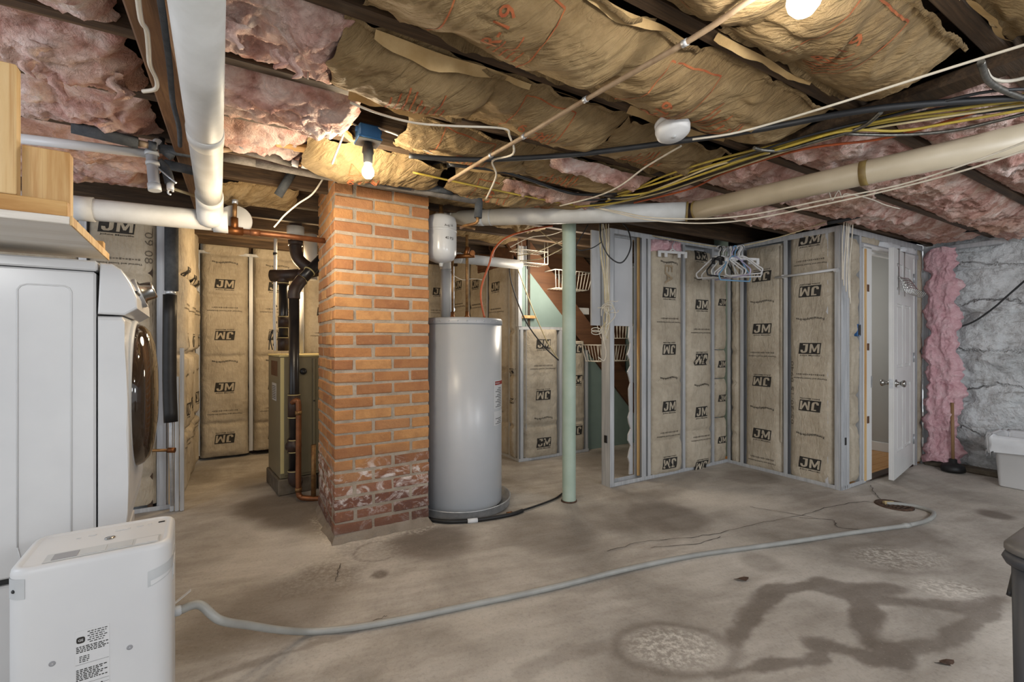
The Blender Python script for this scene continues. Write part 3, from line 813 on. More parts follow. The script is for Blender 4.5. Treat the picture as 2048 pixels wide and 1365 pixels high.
stud(wd_, fd, 5.61, 0, 2.12, 1, .03); stud(wd_, fd, 5.735, 0, 2.12, -1, .03)
batt(wd_, fd, 5.63, 5.72, .03, 2.08, .02, 67, (.4, 1.1), .3, [], n0=-.012)
MB().box(fd, 5.54, 5.76, 0, 2.12, -.115, -.095).build('drywall_panel', M['white_drywall'], wd_)
# jambs
jl = MB().box(fd, 4.52, 4.665, .012, 2.005, -.10, .004, ch=.003).box(fd, 5.535, 5.565, .012, 2.005, -.10, .004, ch=.003).box(fd, 4.52, 5.565, 1.985, 2.02, -.10, .004, ch=.003)
jl.box(fd, 4.655, 4.668, .02, 1.99, -.08, -.04).box(fd, 4.66, 5.54, 1.965, 1.985, -.08, -.045)
door_trim = jl.build('trim_1', M['white_paint']); tag(door_trim, 'white wooden door jambs around the doorway', None, None, 'structure')
MB().box(fd, 4.525, 4.56, .02, 1.98, .004, .008).build('raw_wood_shim', M['pine'], door_trim)
for z in (1.62, 1.12, .5): MB().box(fd, 4.575, 4.61, z, z + .06, .003, .007).build('shim', M['stair_wood'], door_trim)
MB().box(fd, 4.645, 4.669, .80, .90, -.03, .0055).build('strike_plate', M['steel'], door_trim)
# ---- the door leaf
hinge = Vector((3.827, 4.381, 0)); free = Vector((3.212, 3.86, 0))
du = (hinge - free); DWD = du.length; du.normalize(); dn = Vector((du.y, -du.x, 0))   # toward the viewer
fdoor = Frame(free, du, ZX, dn)
DH0, DH1 = .025, 1.99
dm = MB(); T = .035
panels = [(.12, DWD / 2 - .045), (DWD / 2 + .045, DWD - .12)]
rows = [(.24, .82), (.97, 1.52), (1.64, 1.87)]
us = [0, .12, DWD / 2 - .045, DWD / 2 + .045, DWD - .12, DWD]; vz = [DH0, .24, .82, .97, 1.52, 1.64, 1.87, DH1]
dm.box(fdoor, 0, DWD, DH0, DH1, -T + .008, -.008)
for sgn in (0, 1):
    n0, n1 = ((-.009, 0), (-T, -T + .009))[sgn]
    for i in (0, 2, 4): dm.box(fdoor, us[i], us[i + 1], DH0, DH1, n0, n1)
    for j in (0, 2, 4, 6):
        for i in (1, 3): dm.box(fdoor, us[i], us[i + 1], vz[j], vz[j + 1], n0, n1)
door = dm.build('door_1', M['white_paint']); tag(door, 'white six panel door standing ajar with nickel knobs', None, None, 'structure')
for (u0, u1) in panels:
    for (z0, z1) in rows:
        for sgn in (0, 1):
            n0, n1 = ((-.012, -.002), (-T + .002, -T + .012))[sgn]
            MB().box(fdoor, u0 + .018, u1 - .018, z0 + .018, z1 - .018, n0, n1, ch=.009).build('panel', M['white_paint'], door)
for sgn in (1, -1):
    base = fdoor.P(.065, .84, 0 if sgn > 0 else -T)
    MB().lathe(base, [(.0, -.001), (.033, 0), (.033, .006), (.016, .010), (.013, .028), (.02, .036), (.029, .048), (.03, .058), (.024, .066), (.0, .068)], 24, axis=dn * sgn).build('knob', M['chrome'], door)
MB().box(fdoor, -.003, .001, .80, .88, -T + .004, -.004).build('latch_plate', M['steel'], door)
for z in (.22, 1.0, 1.75): MB().tube([fdoor.P(DWD + .004, z, .006), fdoor.P(DWD + .004, z + .09, .006)], .007).build('hinge', M['steel'], door)
# ---- hall behind the door
wh = MB().box(wframe('B-', 5.92), -4.4, -1.93, 0, 2.3, -.02, 0).build('wall_hall', M['grey_paint']); tag(wh, 'pale grey painted wall seen through the open door', None, None, 'structure')
bh = MB().box(wframe('B-', 5.92), -4.4, -1.93, .015, .115, 0, .014, ch=.004).build('baseboard_hall', M['white_paint']); tag(bh, 'white baseboard along the grey hall wall', None, None, 'structure')
wh2 = MB().box(wframe('A-', 4.2), 4.25, 5.92, 0, 2.3, -.02, 0).build('wall_hall_end', M['grey_paint']); tag(wh2, 'grey painted end wall of the small hall', None, None, 'structure')
hc = MB().box(TOP, 4.25, 5.92, 1.93, 4.2, 2.125, 2.14).build('trim_2', M['white_drywall']); tag(hc, 'white plaster ceiling panel of the small hall', None, None, 'structure')
fh = MB().box(TOP, 4.25, 5.92, 1.84, 4.2, .001, .010).build('trim_3', M['oak_floor']); tag(fh, 'honey coloured wood floor of the small hall', None, None, 'structure')
for i in range(24):
    a0 = 4.255 + (i % 2) * .8; 
for i in range(13):
    b0 = 1.85 + i * .083
    for (a0, a1) in ((4.26, 5.05), (5.053, 5.915)):
        if i % 2: a0, a1 = (4.26, 4.8) if a0 < 5 else (4.803, 5.915)
        MB().box(TOP, a0, a1, b0, b0 + .081, .010, .017, ch=.0015).build('floor_board', M['oak_floor'], fh)
thr = MB().box(fd, 4.665, 5.535, .002, .02, -.07, .0).build('trim_4', M['iron']); tag(thr, 'dark threshold strip under the white door', None, None, 'structure')

# ---- wall_right : whitewashed rubble wall, plane a = 5.78 facing -A
fr_ = wframe('B-', 5.87)
def stone(U, V, s, t):
    q = .3 * fbm(U * 2, V * 2, 71, 3)
    lump = fbm(U * 2.6 + q, V * 3.6 + q, 72, 4) * .07
    beds = -.022 * np.exp(-((np.mod(V + .06 * fbm(U * 1.5, V * .6, 73, 3), .42) - .21) / .02) ** 2)
    rough = ridged(U * 6 + q, V * 7, 74, 4) * .018 + fbm(U * 22, V * 22, 75, 3) * .004
    foot = .05 * (1 - sstep(.05, .13, V + .03 * fbm(U * 3, V, 76)))
    return lump + beds + rough + foot - .02
t = NT('whitewashed_stone'); p = t.pos()
n1 = t.noise(p, 2.2, 7, 0.65, 0.6); n2 = t.noise(t.scale(p, (1, 1, 2.4)), 4.5, 7, 0.7, 1.0); n3 = t.noise(p, 34, 5, 0.65)
c = t.ramp(n1, [(0.3, '#b4b8ba'), (0.48, '#d2d5d7'), (0.7, '#e0e2e4')])
c = t.mix(t.ramp(n2, [(0.54, 0.0), (0.66, 0.75)]), c, '#918e8a')
c = t.mix(t.ramp(t.math('MULTIPLY_ADD' if False else 'ADD', t.math('MULTIPLY', t.sepz(p), -0.55), t.noise(p, 5, 6, 0.7)), [(0.36, 0.0), (0.6, 0.7)]), c, '#4a4641')
c = t.mix(t.ramp(n3, [(0.3, 0.25), (0.5, 0.0)]), c, '#55534f')
zz = t.math('FRACT', t.math('ADD', t.math('MULTIPLY', t.sepz(p), 2.6), t.math('MULTIPLY', t.noise(p, 2.0, 6, 0.6), 1.1)))
sm_ = t.ramp(zz, [(0.455, 0.0), (0.495, 1.0), (0.535, 0.0)])
c = t.mix(t.math('MULTIPLY', sm_, t.ramp(t.noise(p, 2.6, 4), [(0.42, 0.0), (0.6, 0.85)])), c, '#4c4945')
mt = t.done(c, 0.85, 0, t.bump(t.math('SUBTRACT', t.math('ADD', n3, t.math('MULTIPLY', t.noise(p, 7, 6, 0.65), 1.5)), sm_), 0.8, 0.03), 0.2)
wr, _ = sheet('wall_right', mt, None, fr_, -1.86, 1.9, 0, 2.36, stone, .013, .013)
tag(wr, 'rough whitewashed stone foundation wall on the right', None, None, 'structure')
ledge = MB().box(fr_, -1.8, 1.9, 0, .045, .0, .17, ch=.01).build('trim_5', M['concrete_block']); tag(ledge, 'low rough mortar footing along the stone wall', None, None, 'structure')
frs = wframe('B-', 5.76)
st_t = thing('metal_frame', W(5.74, 1.6, 0), 'short metal stud frame holding pink insulation against the stone wall', 'frame')
stud(st_t, frs, -1.80, .0, 2.10, -1, .035, .04); track(st_t, frs, -1.81, -1.25, 2.10, -1, .045, .04, .003, 'top_track')

# ---- back room walls
fb = wframe('A-', 5.53)
wb = MB().box(fb, -.45, 2.4, 0, 2.34, -.14, -.11).build('wall_back', M['subfloor']); tag(wb, 'far wall of kraft batts behind the furnace and brick column', None, None, 'structure')
for u in (-.364, .097, .588, 1.06, 1.53, 2.0): stud(wb, fb, u, .05, 2.1, 1, .034)
track(wb, fb, -.43, 2.37, 2.08, 1, name='top_track', h=.03)
zs = lambda z: [(k, q) for k, q in seq(z, .262, 7)]
batt(wb, fb, -.345, .078, .03, 2.3, .035, 81, (.36, 1.04, 1.66, 2.08), .12, [('F', 2.0)] + zs(1.78), low=.9, n0=-.01, rag=.01)
batt(wb, fb, .116, .57, .05, 2.3, .035, 84, (.34, 1.04, 1.66, 2.08), .12, [('F', 2.0)] + zs(1.78), low=.9, n0=-.01)
batt(wb, fb, .607, 1.04, .05, 2.3, .035, 86, (1.04, 1.66, 2.08), .12, zs(1.53)[:5], n0=-.01)
for i, u in enumerate((1.08, 1.55, 2.02)): batt(wb, fb, u, u + .43 if u < 2 else 2.34, .05, 2.3, .035, 88 + i, (1.04, 1.66), .15, zs(1.83), n0=-.01)
batt(wb, fb, -.425, -.383, .05, 2.1, .02, 92, (.36, 1.04, 1.66), .3, [], n0=-.01)
fl_ = wframe('B+', -.42)
wl = MB().box(fl_, 4.07, 5.55, 0, 2.34, -.14, -.11).build('wall_left', M['subfloor']); tag(wl, 'side wall with bulging kraft batts left of the furnace', None, None, 'structure')
for u in (4.10, 4.56, 5.02): stud(wl, fl_, u, 0, 2.2, 1, .036)
for i, (u0, u1) in enumerate(((4.13, 4.54), (4.58, 5.0), (5.04, 5.48))):
    batt(wl, fl_, u0, u1, .04, 2.25, .085, 94 + i, (.5, 1.1, 1.7), .2, seq(1.72, .262, 6), n0=-.01)
ff = wframe('A-', 4.07)
wf = MB().box(ff, -2.6, -.43, 0, 2.34, -.14, -.11).build('wall_left_front', M['subfloor']); tag(wf, 'kraft batt wall behind the clothes dryer', None, None, 'structure')
for u in (-.475, -.90, -1.36): stud(wf, ff, u, 0, 2.2, 1, .04)
track(wf, ff, -2.55, -.43, 0, 1)
batt(wf, ff, -.88, -.50, .05, 2.2, .03, 101, (.25, .98, 1.68), .08, [('L', 1.985), ('T', 1.74), ('D', 1.85), ('I', 1.46), ('F', 1.2)], n0=-.012, lw=.19, low=.2, uoff=-.03)
batt(wf, ff, -1.34, -.92, .05, 2.2, .03, 102, (1.1,), .1, seq(1.9, .26, 6), n0=-.012)
b = MB().box(ff, -.44, -.425, 0.0, 2.2, -.09, .001); b.build('wood_stud', M['pine'], wf)
# ---- stair side wall (a = 2.37 facing -A) and stair wall (b = 3.87)
fss = wframe('B-', 2.37)
wss = MB().box(fss, -5.53, -3.88, 0, 2.34, -.14, -.11).build('wall_stair_side', M['subfloor']); tag(wss, 'kraft batt wall behind the water heater', None, None, 'structure')
for u in (-4.055, -4.55, -5.02, -3.885): stud(wss, fss, u, 0, 2.15, 1, .034)
track(wss, fss, -5.5, -3.87, 0, 1)
batt(wss, fss, -4.03, -3.91, .03, 2.0, .04, 111, (.35, .85, 1.3), .4, [('L', .6), ('I', .9)], n0=-.012, lw=.09, tiny=False)
batt(wss, fss, -4.53, -4.075, .03, 2.25, .035, 113, (.35, .9), .3, seq(1.78, .26, 7), n0=-.012, low=.4)
batt(wss, fss, -5.0, -4.57, .03, 2.25, .035, 115, (.9, 1.6), .3, seq(1.86, .26, 7), n0=-.012)
batt(wss, fss, -5.48, -5.04, .03, 2.25, .035, 117, (.9, 1.6), .3, seq(1.9, .26, 7), n0=-.012)
fst = wframe('A-', 3.87)
wst = MB().box(fst, 2.37, 3.26, 0, 1.0, -.13, -.11).build('wall_stair', M['green_wall']); tag(wst, 'low stud wall with kraft batts and green drywall under the stairs', None, None, 'structure')
for u in (2.405, 2.885, 3.235): stud(wst, fst, u, 0, 1.335 if u < 3 else 1.1, 1, .034)
track(wst, fst, 2.37, 3.26, 0, 1); track(wst, fst, 2.37, 2.95, 1.345, -1, name='top_track')
batt(wst, fst, 2.43, 2.862, .03, 1.32, .035, 121, (.35,), .35, [('L', 1.17), ('T', .93), ('I', .65), ('F', .42), ('L', .173)], n0=-.012, low=.4)
batt(wst, fst, 2.905, 3.215, .03, 1.20, .035, 123, (.35, .8), .35, [('I', 1.12), ('L', .79), ('I', .25)], n0=-.012)
zl = lambda a: 1.958 - (a - 2.447) * 1.0395      # underside line of the stairs
b = MB(); b.prism(fst, [(2.385, 1.345), (3.03, 1.345), (2.40, 2.0), (2.385, 2.0)], -.03, -.012)
b.build('green_drywall', M['green_wall'], wst)
MB().box(fst, 2.36, 2.40, 1.345, 1.98, -.04, .01).build('metal_edge', M['galv'], wst)
MB().box(fst, 2.40, 2.56, 1.425, 1.455, -.012, .02, ch=.003).build('wood_cleat', M['pine'], wst)
gw = MB().prism(wframe('A-', 3.93), [(3.24, 0), (4.3, 0), (4.3, .05), (3.24, 1.13)], -.02, 0).build('wall_under_stairs', M['green_wall']); tag(gw, 'green drywall closing the space under the stairs', None, None, 'structure')
gf = MB().box(wframe('A-', 4.9), 2.62, 4.4, 0, 2.34, -.02, 0).build('wall_stairwell', M['green_wall']); tag(gf, 'green painted wall on the far side of the stairs', None, None, 'structure')
ge = MB().box(wframe('B-', 4.32), -4.9, -2.93, 0, 2.34, -.02, 0).build('wall_stairs_end', M['green_wall']); tag(ge, 'green wall closing the foot of the staircase', None, None, 'structure')
# ---- stairs
stt = thing('staircase', W(3.2, 4.3, 0), 'dark brown wooden basement staircase seen from below behind the green post', 'staircase')
for bb in (3.90, 4.72):
    f_ = wframe('A-', bb)
    MB().prism(f_, [(2.2, zl(2.2)), (4.25, zl(4.25)), (4.25, zl(4.25) + .33), (2.2, zl(2.2) + .33)], -.04, 0).build('stringer', M['stair_wood'], stt)
for i in range(9):
    a0 = 4.1 - i * .205; z0 = .30 + i * .213
    if z0 > 2.2: break
    MB().box(TOP, a0 - .125, a0 + .115, 3.94, 4.72, z0 - .03, z0, ch=.004).build('tread', M['stair_wood'] if i != 5 else M['white_paint'], stt)
    MB().box(TOP, a0 - .125, a0 - .105, 3.94, 4.72, z0, min(z0 + .183, 2.3)).build('riser', M['stair_wood'], stt)

f_ = wframe('A-', 4.36)
MB().prism(f_, [(2.3, 2.34), (3.45, 2.34), (4.28, 1.62), (4.28, zl(4.28) + .08), (2.3, zl(2.3) + .08)], -.015, 0).build('soffit_panel', M['stair_wood'], stt)
MB().box(wframe('A-', 4.05), 2.98, 3.42, 1.50, 1.575, -.25, 0, ch=.004).build('white_tread', M['white_paint'], stt)
# pink fibre and a torn bag showing above the first partition batt
def tuft(U, V, s, t):
    e = np.clip(np.minimum(np.minimum(s, 1 - s), np.minimum(t, 1 - t)) * 5, 0, 1) ** .6
    return -.03 + e * (.06 + .04 * ridged(U * 12, V * 14, 201, 3) + .01 * fbm(U * 40, V * 40, 202, 3))
sheet('pink_fibre', M['pink_clean'], wm, fm, 3.07, 3.48, 1.98, 2.10, tuft, .01, .01, .05, 3)
b = MB(); write(b, Flat(fm, .024), 'EA', 3.27, 1.79, .17, -math.pi / 2, .003, 0, .01, .10)
M['stain'] = pm('brown_stain', '#8a7860', '#9c8b73', 30, .85); b.build('faded_letters', M['stain'], wm)
# ================================================================== BIG THINGS
def rrect(w, d, r, n=5):
    out = []
    for cx, cy, a0 in ((w - r, r, -90), (w - r, d - r, 0), (r, d - r, 90), (r, r, 180)):
        for i in range(n + 1):
            a = math.radians(a0 + 90 * i / n); out.append((cx + r * math.cos(a), cy + r * math.sin(a)))
    return out
def tower(mb, o, du, dv, w, d, r, layers, n=5, mi=0, cap=True, sm=True):
    """rounded-rectangle plan stacked in layers of (inset, z)"""
    o = Vector(o); k0 = len(mb.v); m = 4 * (n + 1)
    for ins, z in layers:
        for x, y in rrect(w - 2 * ins, d - 2 * ins, max(r - ins, .002), n):
            mb.v.append(o + du * (x + ins) + dv * (y + ins) + ZX * z)
    for i in range(len(layers) - 1):
        for j in range(m):
            a = k0 + i * m + j; b = k0 + i * m + (j + 1) % m
            mb.f.append((a, b, b + m, a + m)); mb.mi.append(mi); mb.sm.append(sm)
    if cap:
        mb.f.append(tuple(k0 + j for j in reversed(range(m)))); mb.f.append(tuple(k0 + (len(layers) - 1) * m + j for j in range(m)))
        mb.mi += [mi, mi]; mb.sm += [False, False]
    return mb

# ---- brick column
def brick_mats():
    t = NT('old_brick'); p = t.pos(); r = t.rnd()
    z = t.sepz(p)
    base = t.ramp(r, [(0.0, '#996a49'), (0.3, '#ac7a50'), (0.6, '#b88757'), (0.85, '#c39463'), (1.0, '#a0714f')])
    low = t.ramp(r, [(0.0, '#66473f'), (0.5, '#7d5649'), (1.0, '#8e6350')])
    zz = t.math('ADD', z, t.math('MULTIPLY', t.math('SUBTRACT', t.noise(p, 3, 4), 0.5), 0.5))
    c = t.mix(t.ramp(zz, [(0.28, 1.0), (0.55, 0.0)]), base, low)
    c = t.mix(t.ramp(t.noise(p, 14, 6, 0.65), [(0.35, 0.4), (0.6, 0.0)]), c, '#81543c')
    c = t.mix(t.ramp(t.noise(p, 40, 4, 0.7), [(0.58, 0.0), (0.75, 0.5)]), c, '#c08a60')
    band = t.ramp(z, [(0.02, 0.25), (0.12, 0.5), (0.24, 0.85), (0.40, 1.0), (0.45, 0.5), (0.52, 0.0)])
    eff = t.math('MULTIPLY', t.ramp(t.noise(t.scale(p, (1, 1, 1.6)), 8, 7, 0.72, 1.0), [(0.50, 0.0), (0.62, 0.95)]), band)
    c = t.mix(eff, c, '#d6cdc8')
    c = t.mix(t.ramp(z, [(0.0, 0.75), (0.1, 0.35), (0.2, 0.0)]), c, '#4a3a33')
    h = t.math('ADD', t.noise(p, 55, 5, 0.7), t.math('MULTIPLY', t.noise(p, 12, 5), 1.2))
    m1 = t.done(c, 0.88, 0, t.bump(h, 0.55, 0.012), 0.2)
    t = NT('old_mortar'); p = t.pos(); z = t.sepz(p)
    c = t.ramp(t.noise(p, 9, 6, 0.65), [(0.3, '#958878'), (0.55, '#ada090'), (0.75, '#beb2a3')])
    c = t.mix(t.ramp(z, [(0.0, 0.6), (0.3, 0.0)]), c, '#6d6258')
    m2 = t.done(c, 0.95, 0, t.bump(t.noise(p, 70, 5, 0.7), 0.8, 0.012), 0.15)
    return m1, m2
M['brick'], M['mortar'] = brick_mats()
CA, CB, CW, CD = .477, 2.859, .585, .64
def column():
    core = MB()
    o = W(CA, CB)
    fr = Frame(o, AX, BX, ZX)
    core.box(fr, .004, CW - .004, .004, CD - .004, 0, 2.33)
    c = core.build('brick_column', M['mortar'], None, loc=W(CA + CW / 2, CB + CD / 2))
    tag(c, 'square orange brick chimney column with white crust near its foot', 'column')
    # rough mortar skirt
    sk = MB(); n = 40; rr = random.Random(3)
    ring0, ring1, ring2 = [], [], []
    for i, (x, y) in enumerate([(CW * i / 12, 0) for i in range(12)] + [(CW, CD * i / 12) for i in range(12)] + [(CW * (1 - i / 12), CD) for i in range(12)] + [(0, CD * (1 - i / 12)) for i in range(12)]):
        dx, dy = x - CW / 2, y - CD / 2; L = math.hypot(dx, dy)
        e = rr.uniform(.02, .045)
        ring0.append(fr.P(x + dx / L * e, y + dy / L * e, -.002)); ring1.append(fr.P(x + dx / L * .012, y + dy / L * .012, rr.uniform(.02, .035))); ring2.append(fr.P(x - dx / L * .01, y - dy / L * .01, rr.uniform(.05, .075)))
    m = len(ring0)
    sk.add(ring0 + ring1 + ring2, [(r * m + i, r * m + (i + 1) % m, (r + 1) * m + (i + 1) % m, (r + 1) * m + i) for r in (0, 1) for i in range(m)])
    sk.build('mortar_skirt', M['mortar'], c)
    PITCH = .0752; H = .0598
    meshes = {}
    def bmesh_for(L, D, s):
        key = (round(L, 3), s)
        if key not in meshes:
            V, F = chbox((-L / 2, L / 2), (-D / 2, D / 2), (-H / 2, H / 2), .0045)
            q = random.Random(hash(key) % 1000 + s)
            V = [(x + q.uniform(-.0022, .0022), y + q.uniform(-.0016, .0016), z + q.uniform(-.0022, .0022)) for x, y, z in V]
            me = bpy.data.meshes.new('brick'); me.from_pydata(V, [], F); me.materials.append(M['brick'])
            bm = bmesh.new(); bm.from_mesh(me); bmesh.ops.recalc_face_normals(bm, faces=bm.faces); bm.to_mesh(me); bm.free()
            meshes[key] = me
        return meshes[key]
    rot = math.atan2(AX.y, AX.x)
    cl = wloc(c)
    def put(x, y, z, L, D, turn):
        o = bpy.data.objects.new('brick', bmesh_for(L, D, rr.randrange(4))); o.parent = c
        p = fr.P(x, y, z) - cl
        o.location = p; o.rotation_euler = (rr.uniform(-.008, .008), rr.uniform(-.008, .008), rot + (math.pi / 2 if turn else 0) + (math.pi if rr.random() < .5 else 0))
        link(o)
    g = .015; D = .1
    for r in range(30):
        z = .078 + r * PITCH
        if z > 2.27: break
        j = lambda: rr.uniform(-.003, .003)
        if r % 2 == 0: fu = [(0, .220), (.235, .455), (.470, CW)]; sd = [(.112, .222), (.234, .43), (.442, CD)]
        else: fu = [(0, .108), (.123, .341), (.356, CW)]; sd = [(.112, .30), (.312, .50), (.512, CD)]
        for a, b in fu: put((a + b) / 2 + j(), D / 2 + j(), z + j() * .5, b - a, D, False)
        for a, b in sd: put(D / 2 + j(), (a + b) / 2 + j(), z + j() * .5, b - a, D, True)
        if r % 2 == 0: sr = [(.112, .32), (.332, .52), (.532, CD)]
        else: sr = [(.112, .222), (.234, .44), (.452, CD)]
        for a, b in sr: put(CW - D / 2 + j(), (a + b) / 2, z, b - a, D, True)
    return c
column()

# ---- water heater in its pan
TX, TY, TR = -.367, 3.40, .29
def heater():
    t = thing('water_heater', (TX, TY, .03), 'tall grey cylindrical water heater standing in a metal pan', 'water heater')
    c = (TX, TY, 0)
    MB().lathe(c, [(TR * .96, .02), (TR, .035), (TR, 1.32)], 72).build('body', M['tank'], t)
    MB().lathe(c, [(TR + .004, 1.318), (TR + .005, 1.325), (TR + .004, 1.35), (TR - .004, 1.362), (TR * .6, 1.37), (.01, 1.372)], 72).build('top_cap', M['tank_lid'], t)
    for i in range(11):
        a = math.radians(-150 + i * 12); d = Vector((math.cos(a), math.sin(a), 0))
        MB().lathe(Vector(c) + d * (TR + .004) + ZX * 1.338, [(.005, 0), (.004, .003), (.001, .004)], 8, axis=d).build('rivet', M['steel'], t)
    # printed labels wrapped round the right side
    def wrap(a0, a1, z0, z1, mat_, e):
        n = 8; vs = []
        for i in range(n + 1):
            a = math.radians(a0 + (a1 - a0) * i / n); d = Vector((math.cos(a), math.sin(a), 0)) * (TR + e)
            vs += [Vector(c) + d + ZX * z0, Vector(c) + d + ZX * z1]
        return MB().add(vs, [(2 * i, 2 * i + 2, 2 * i + 3, 2 * i + 1) for i in range(n)], 0, True)
    class Cyl:
        def pos(s, u, v, e=.002):
            a = math.radians(-33) + u / TR; return Vector(c) + Vector((math.cos(a), math.sin(a), 0)) * (TR + .0015 + e) + ZX * v
    cy = Cyl()
    for (z0, z1, mt_) in ((.72, .92, 'white_plastic'), (.60, .70, 'white_plastic')):
        lb = wrap(-35, -2, z0, z1, None, .0015).build('label', M[mt_], t)
        b = MB(); g = gridfaces(10, 1)
        if z1 > .8:
            lay(b, cy, g[0], g[1], .085, z1 - .02, .16, .026, 0, .001, 1)
            write(b, cy, 'WARNING', .04, z1 - .02, .07, 0, .002, 2, .01)
        for i in range(int((z1 - z0 - .05) / .012)):
            lay(b, cy, g[0], g[1], .06 + .01 * (i % 3), z0 + .012 + i * .012, .10 - .02 * (i % 3), .004, 0, .001, 0)
        M['label_red'] = M.get('label_red') or pm('label_red', '#8f2a22', None, rough=.5)
        b.build('label_print', [M['ink'], M['label_red'], M['white_plastic']], lb)
    for px, Yp, z1, r in ((905, 3.42, 1.90, .010), (934, 3.38, 1.98, .011)):
        p = at(px, 640, Yp); MB().tube([(p.x, p.y, 1.37), (p.x, p.y, z1)], r, 10).build('copper_riser', M['copper_old'], t)
        MB().lathe((p.x, p.y, 1.368), [(.02, 0), (.02, .012), (.013, .02), (.013, .05)], 10).build('nipple', M['brass'], t)
    v = at(936, 508, 3.38)
    MB().tube([v + Vector((-.02, 0, -.02)), v + Vector((.0, 0, .05))], .017, 10).tube([v + Vector((-.10, .0, -.02)), v + Vector((.05, -.01, -.015))], .016, 10).lathe(v + Vector((.03, -.02, 0)), [(.02, 0), (.022, .008), (.02, .016)], 12, axis=(0.4, -1, 0)).build('shutoff_valve', M['brass'], t)
    return t
heater()
pan = thing('drain_pan', (TX, TY, .0), 'round shiny metal drain pan under the grey water heater', 'pan')
MB().lathe((TX, TY, 0), [(.345, .006), (.35, .01), (.352, .055), (.358, .058), (.358, .063), (.347, .062), (.342, .02), (.0, .018)], 72).build('tray', M['steel'], pan)
et = at(882, 480, 3.2)
ext = thing('expansion_tank', (et.x, et.y, 1.74), 'small white expansion tank with handwriting beside the brick column top', 'tank')
MB().lathe((et.x, et.y, 0), [(.002, 1.742), (.04, 1.746), (.085, 1.765), (.106, 1.80), (.108, 1.83), (.108, 2.02), (.100, 2.055), (.07, 2.073), (.02, 2.08)], 48).build('body', M['white_enamel'], ext)
MB().lathe((et.x, et.y, 0), [(.1085, 1.955), (.1105, 1.958), (.1105, 1.966), (.1085, 1.969)], 48).build('seam_ring', M['white_enamel'], ext)
MB().lathe((et.x, et.y, 0), [(.012, 1.718), (.014, 1.735), (.018, 1.748)], 12).build('air_valve', M['pvc'], ext)
MB().lathe((et.x, et.y, 0), [(.022, 2.078), (.022, 2.095), (.013, 2.10), (.013, 2.20)], 12).build('copper_connection', M['copper_old'], ext)
class ECyl:
    def pos(s, u, v, e=.002):
        a = math.radians(-78) + u / .108; return Vector((et.x, et.y, 0)) + Vector((math.cos(a), math.sin(a), 0)) * (.108 + e) + ZX * v
b = MB(); write(b, ECyl(), 'Aug 16', .05, 1.985, .065, .08, .001, 0, .004); b.build('handwriting', M['ink'], ext)
b = MB(); write(b, ECyl(), '40 PSI', .055, 1.90, .065, -.03, .001, 0, .004); b.build('handwriting', M['ink'], ext)

# ---- furnace
FU, FW_ = Vector((.790, .613, 0)), Vector((-.613, .790, 0))
ffu = Frame((-1.794, 3.55, 0), FU, ZX, -FW_)
fur = thing('furnace', ffu.P(.27, 0, -.23) + ZX * .129, 'olive tan furnace cabinet standing on concrete blocks behind the brick column', 'furnace')
MB().box(ffu, 0, .56, .129, 1.075, -.46, 0, ch=.004).build('cabinet', M['furnace'], fur)
MB().box(ffu, -.006, .566, 1.075, 1.09, -.466, .006, ch=.003).build('top_cover', M['furnace_edge'], fur)
MB().box(ffu, .002, .028, .17, 1.07, .0, .004).build('edge_strip', M['furnace_edge'], fur)
for i in range(46): pass
MB().box(ffu, .03, .235, .15, 1.06, 0, .006, ch=.003).build('front_panel', M['furnace'], fur)
MB().box(ffu, .262, .55, .15, 1.06, 0, .006, ch=.003).build('access_door', M['furnace'], fur)
MB().box(ffu, .238, .259, .15, 1.06, 0, .010, ch=.002).build('door_channel', M['furnace'], fur)
p = ffu.P(.165, .96, .006); MB().lathe(p, [(.026, 0), (.026, .012), (.018, .03), (.0, .032)], 16, axis=-FW_).build('black_cap', M['dark_plastic'], fur)
for z in (.72, .25): MB().lathe(ffu.P(.248, z, .01), [(.007, 0), (.005, .006), (0, .007)], 8, axis=-FW_).build('screw', M['dark_plastic'], fur)
fside = Frame((-1.794, 3.55, 0), FW_ * -1, ZX, -FU)
sl = MB().box(fside, -.30, -.14, .72, .86, 0, .001).build('rating_label', M['pale_grey'], fur)
MB().box(fside, -.34, -.10, .92, 1.04, 0, .0012).build('dark_label', M['stair_wood'], fur)
b = MB()
for i in range(8): b.box(fside, -.29, -.16, .735 + i * .014, .740 + i * .014, .001, .0015)
b.build('label_print', M['ink'], sl)
for i in range(2):
    for j in range(2):
        u0 = -.015 + i * .295; n1 = .012 - j * .25
        q = thing('concrete_block', ffu.P(u0 + .14, 0, n1 - .11), ('concrete block under the %s %s corner of the furnace' % (('front', 'back')[j], ('left', 'right')[i])), 'block')
        MB().box(ffu, u0, u0 + .285, .0, .125, n1 - .235, n1, ch=.008).build('block_body', M['concrete_block'], q)

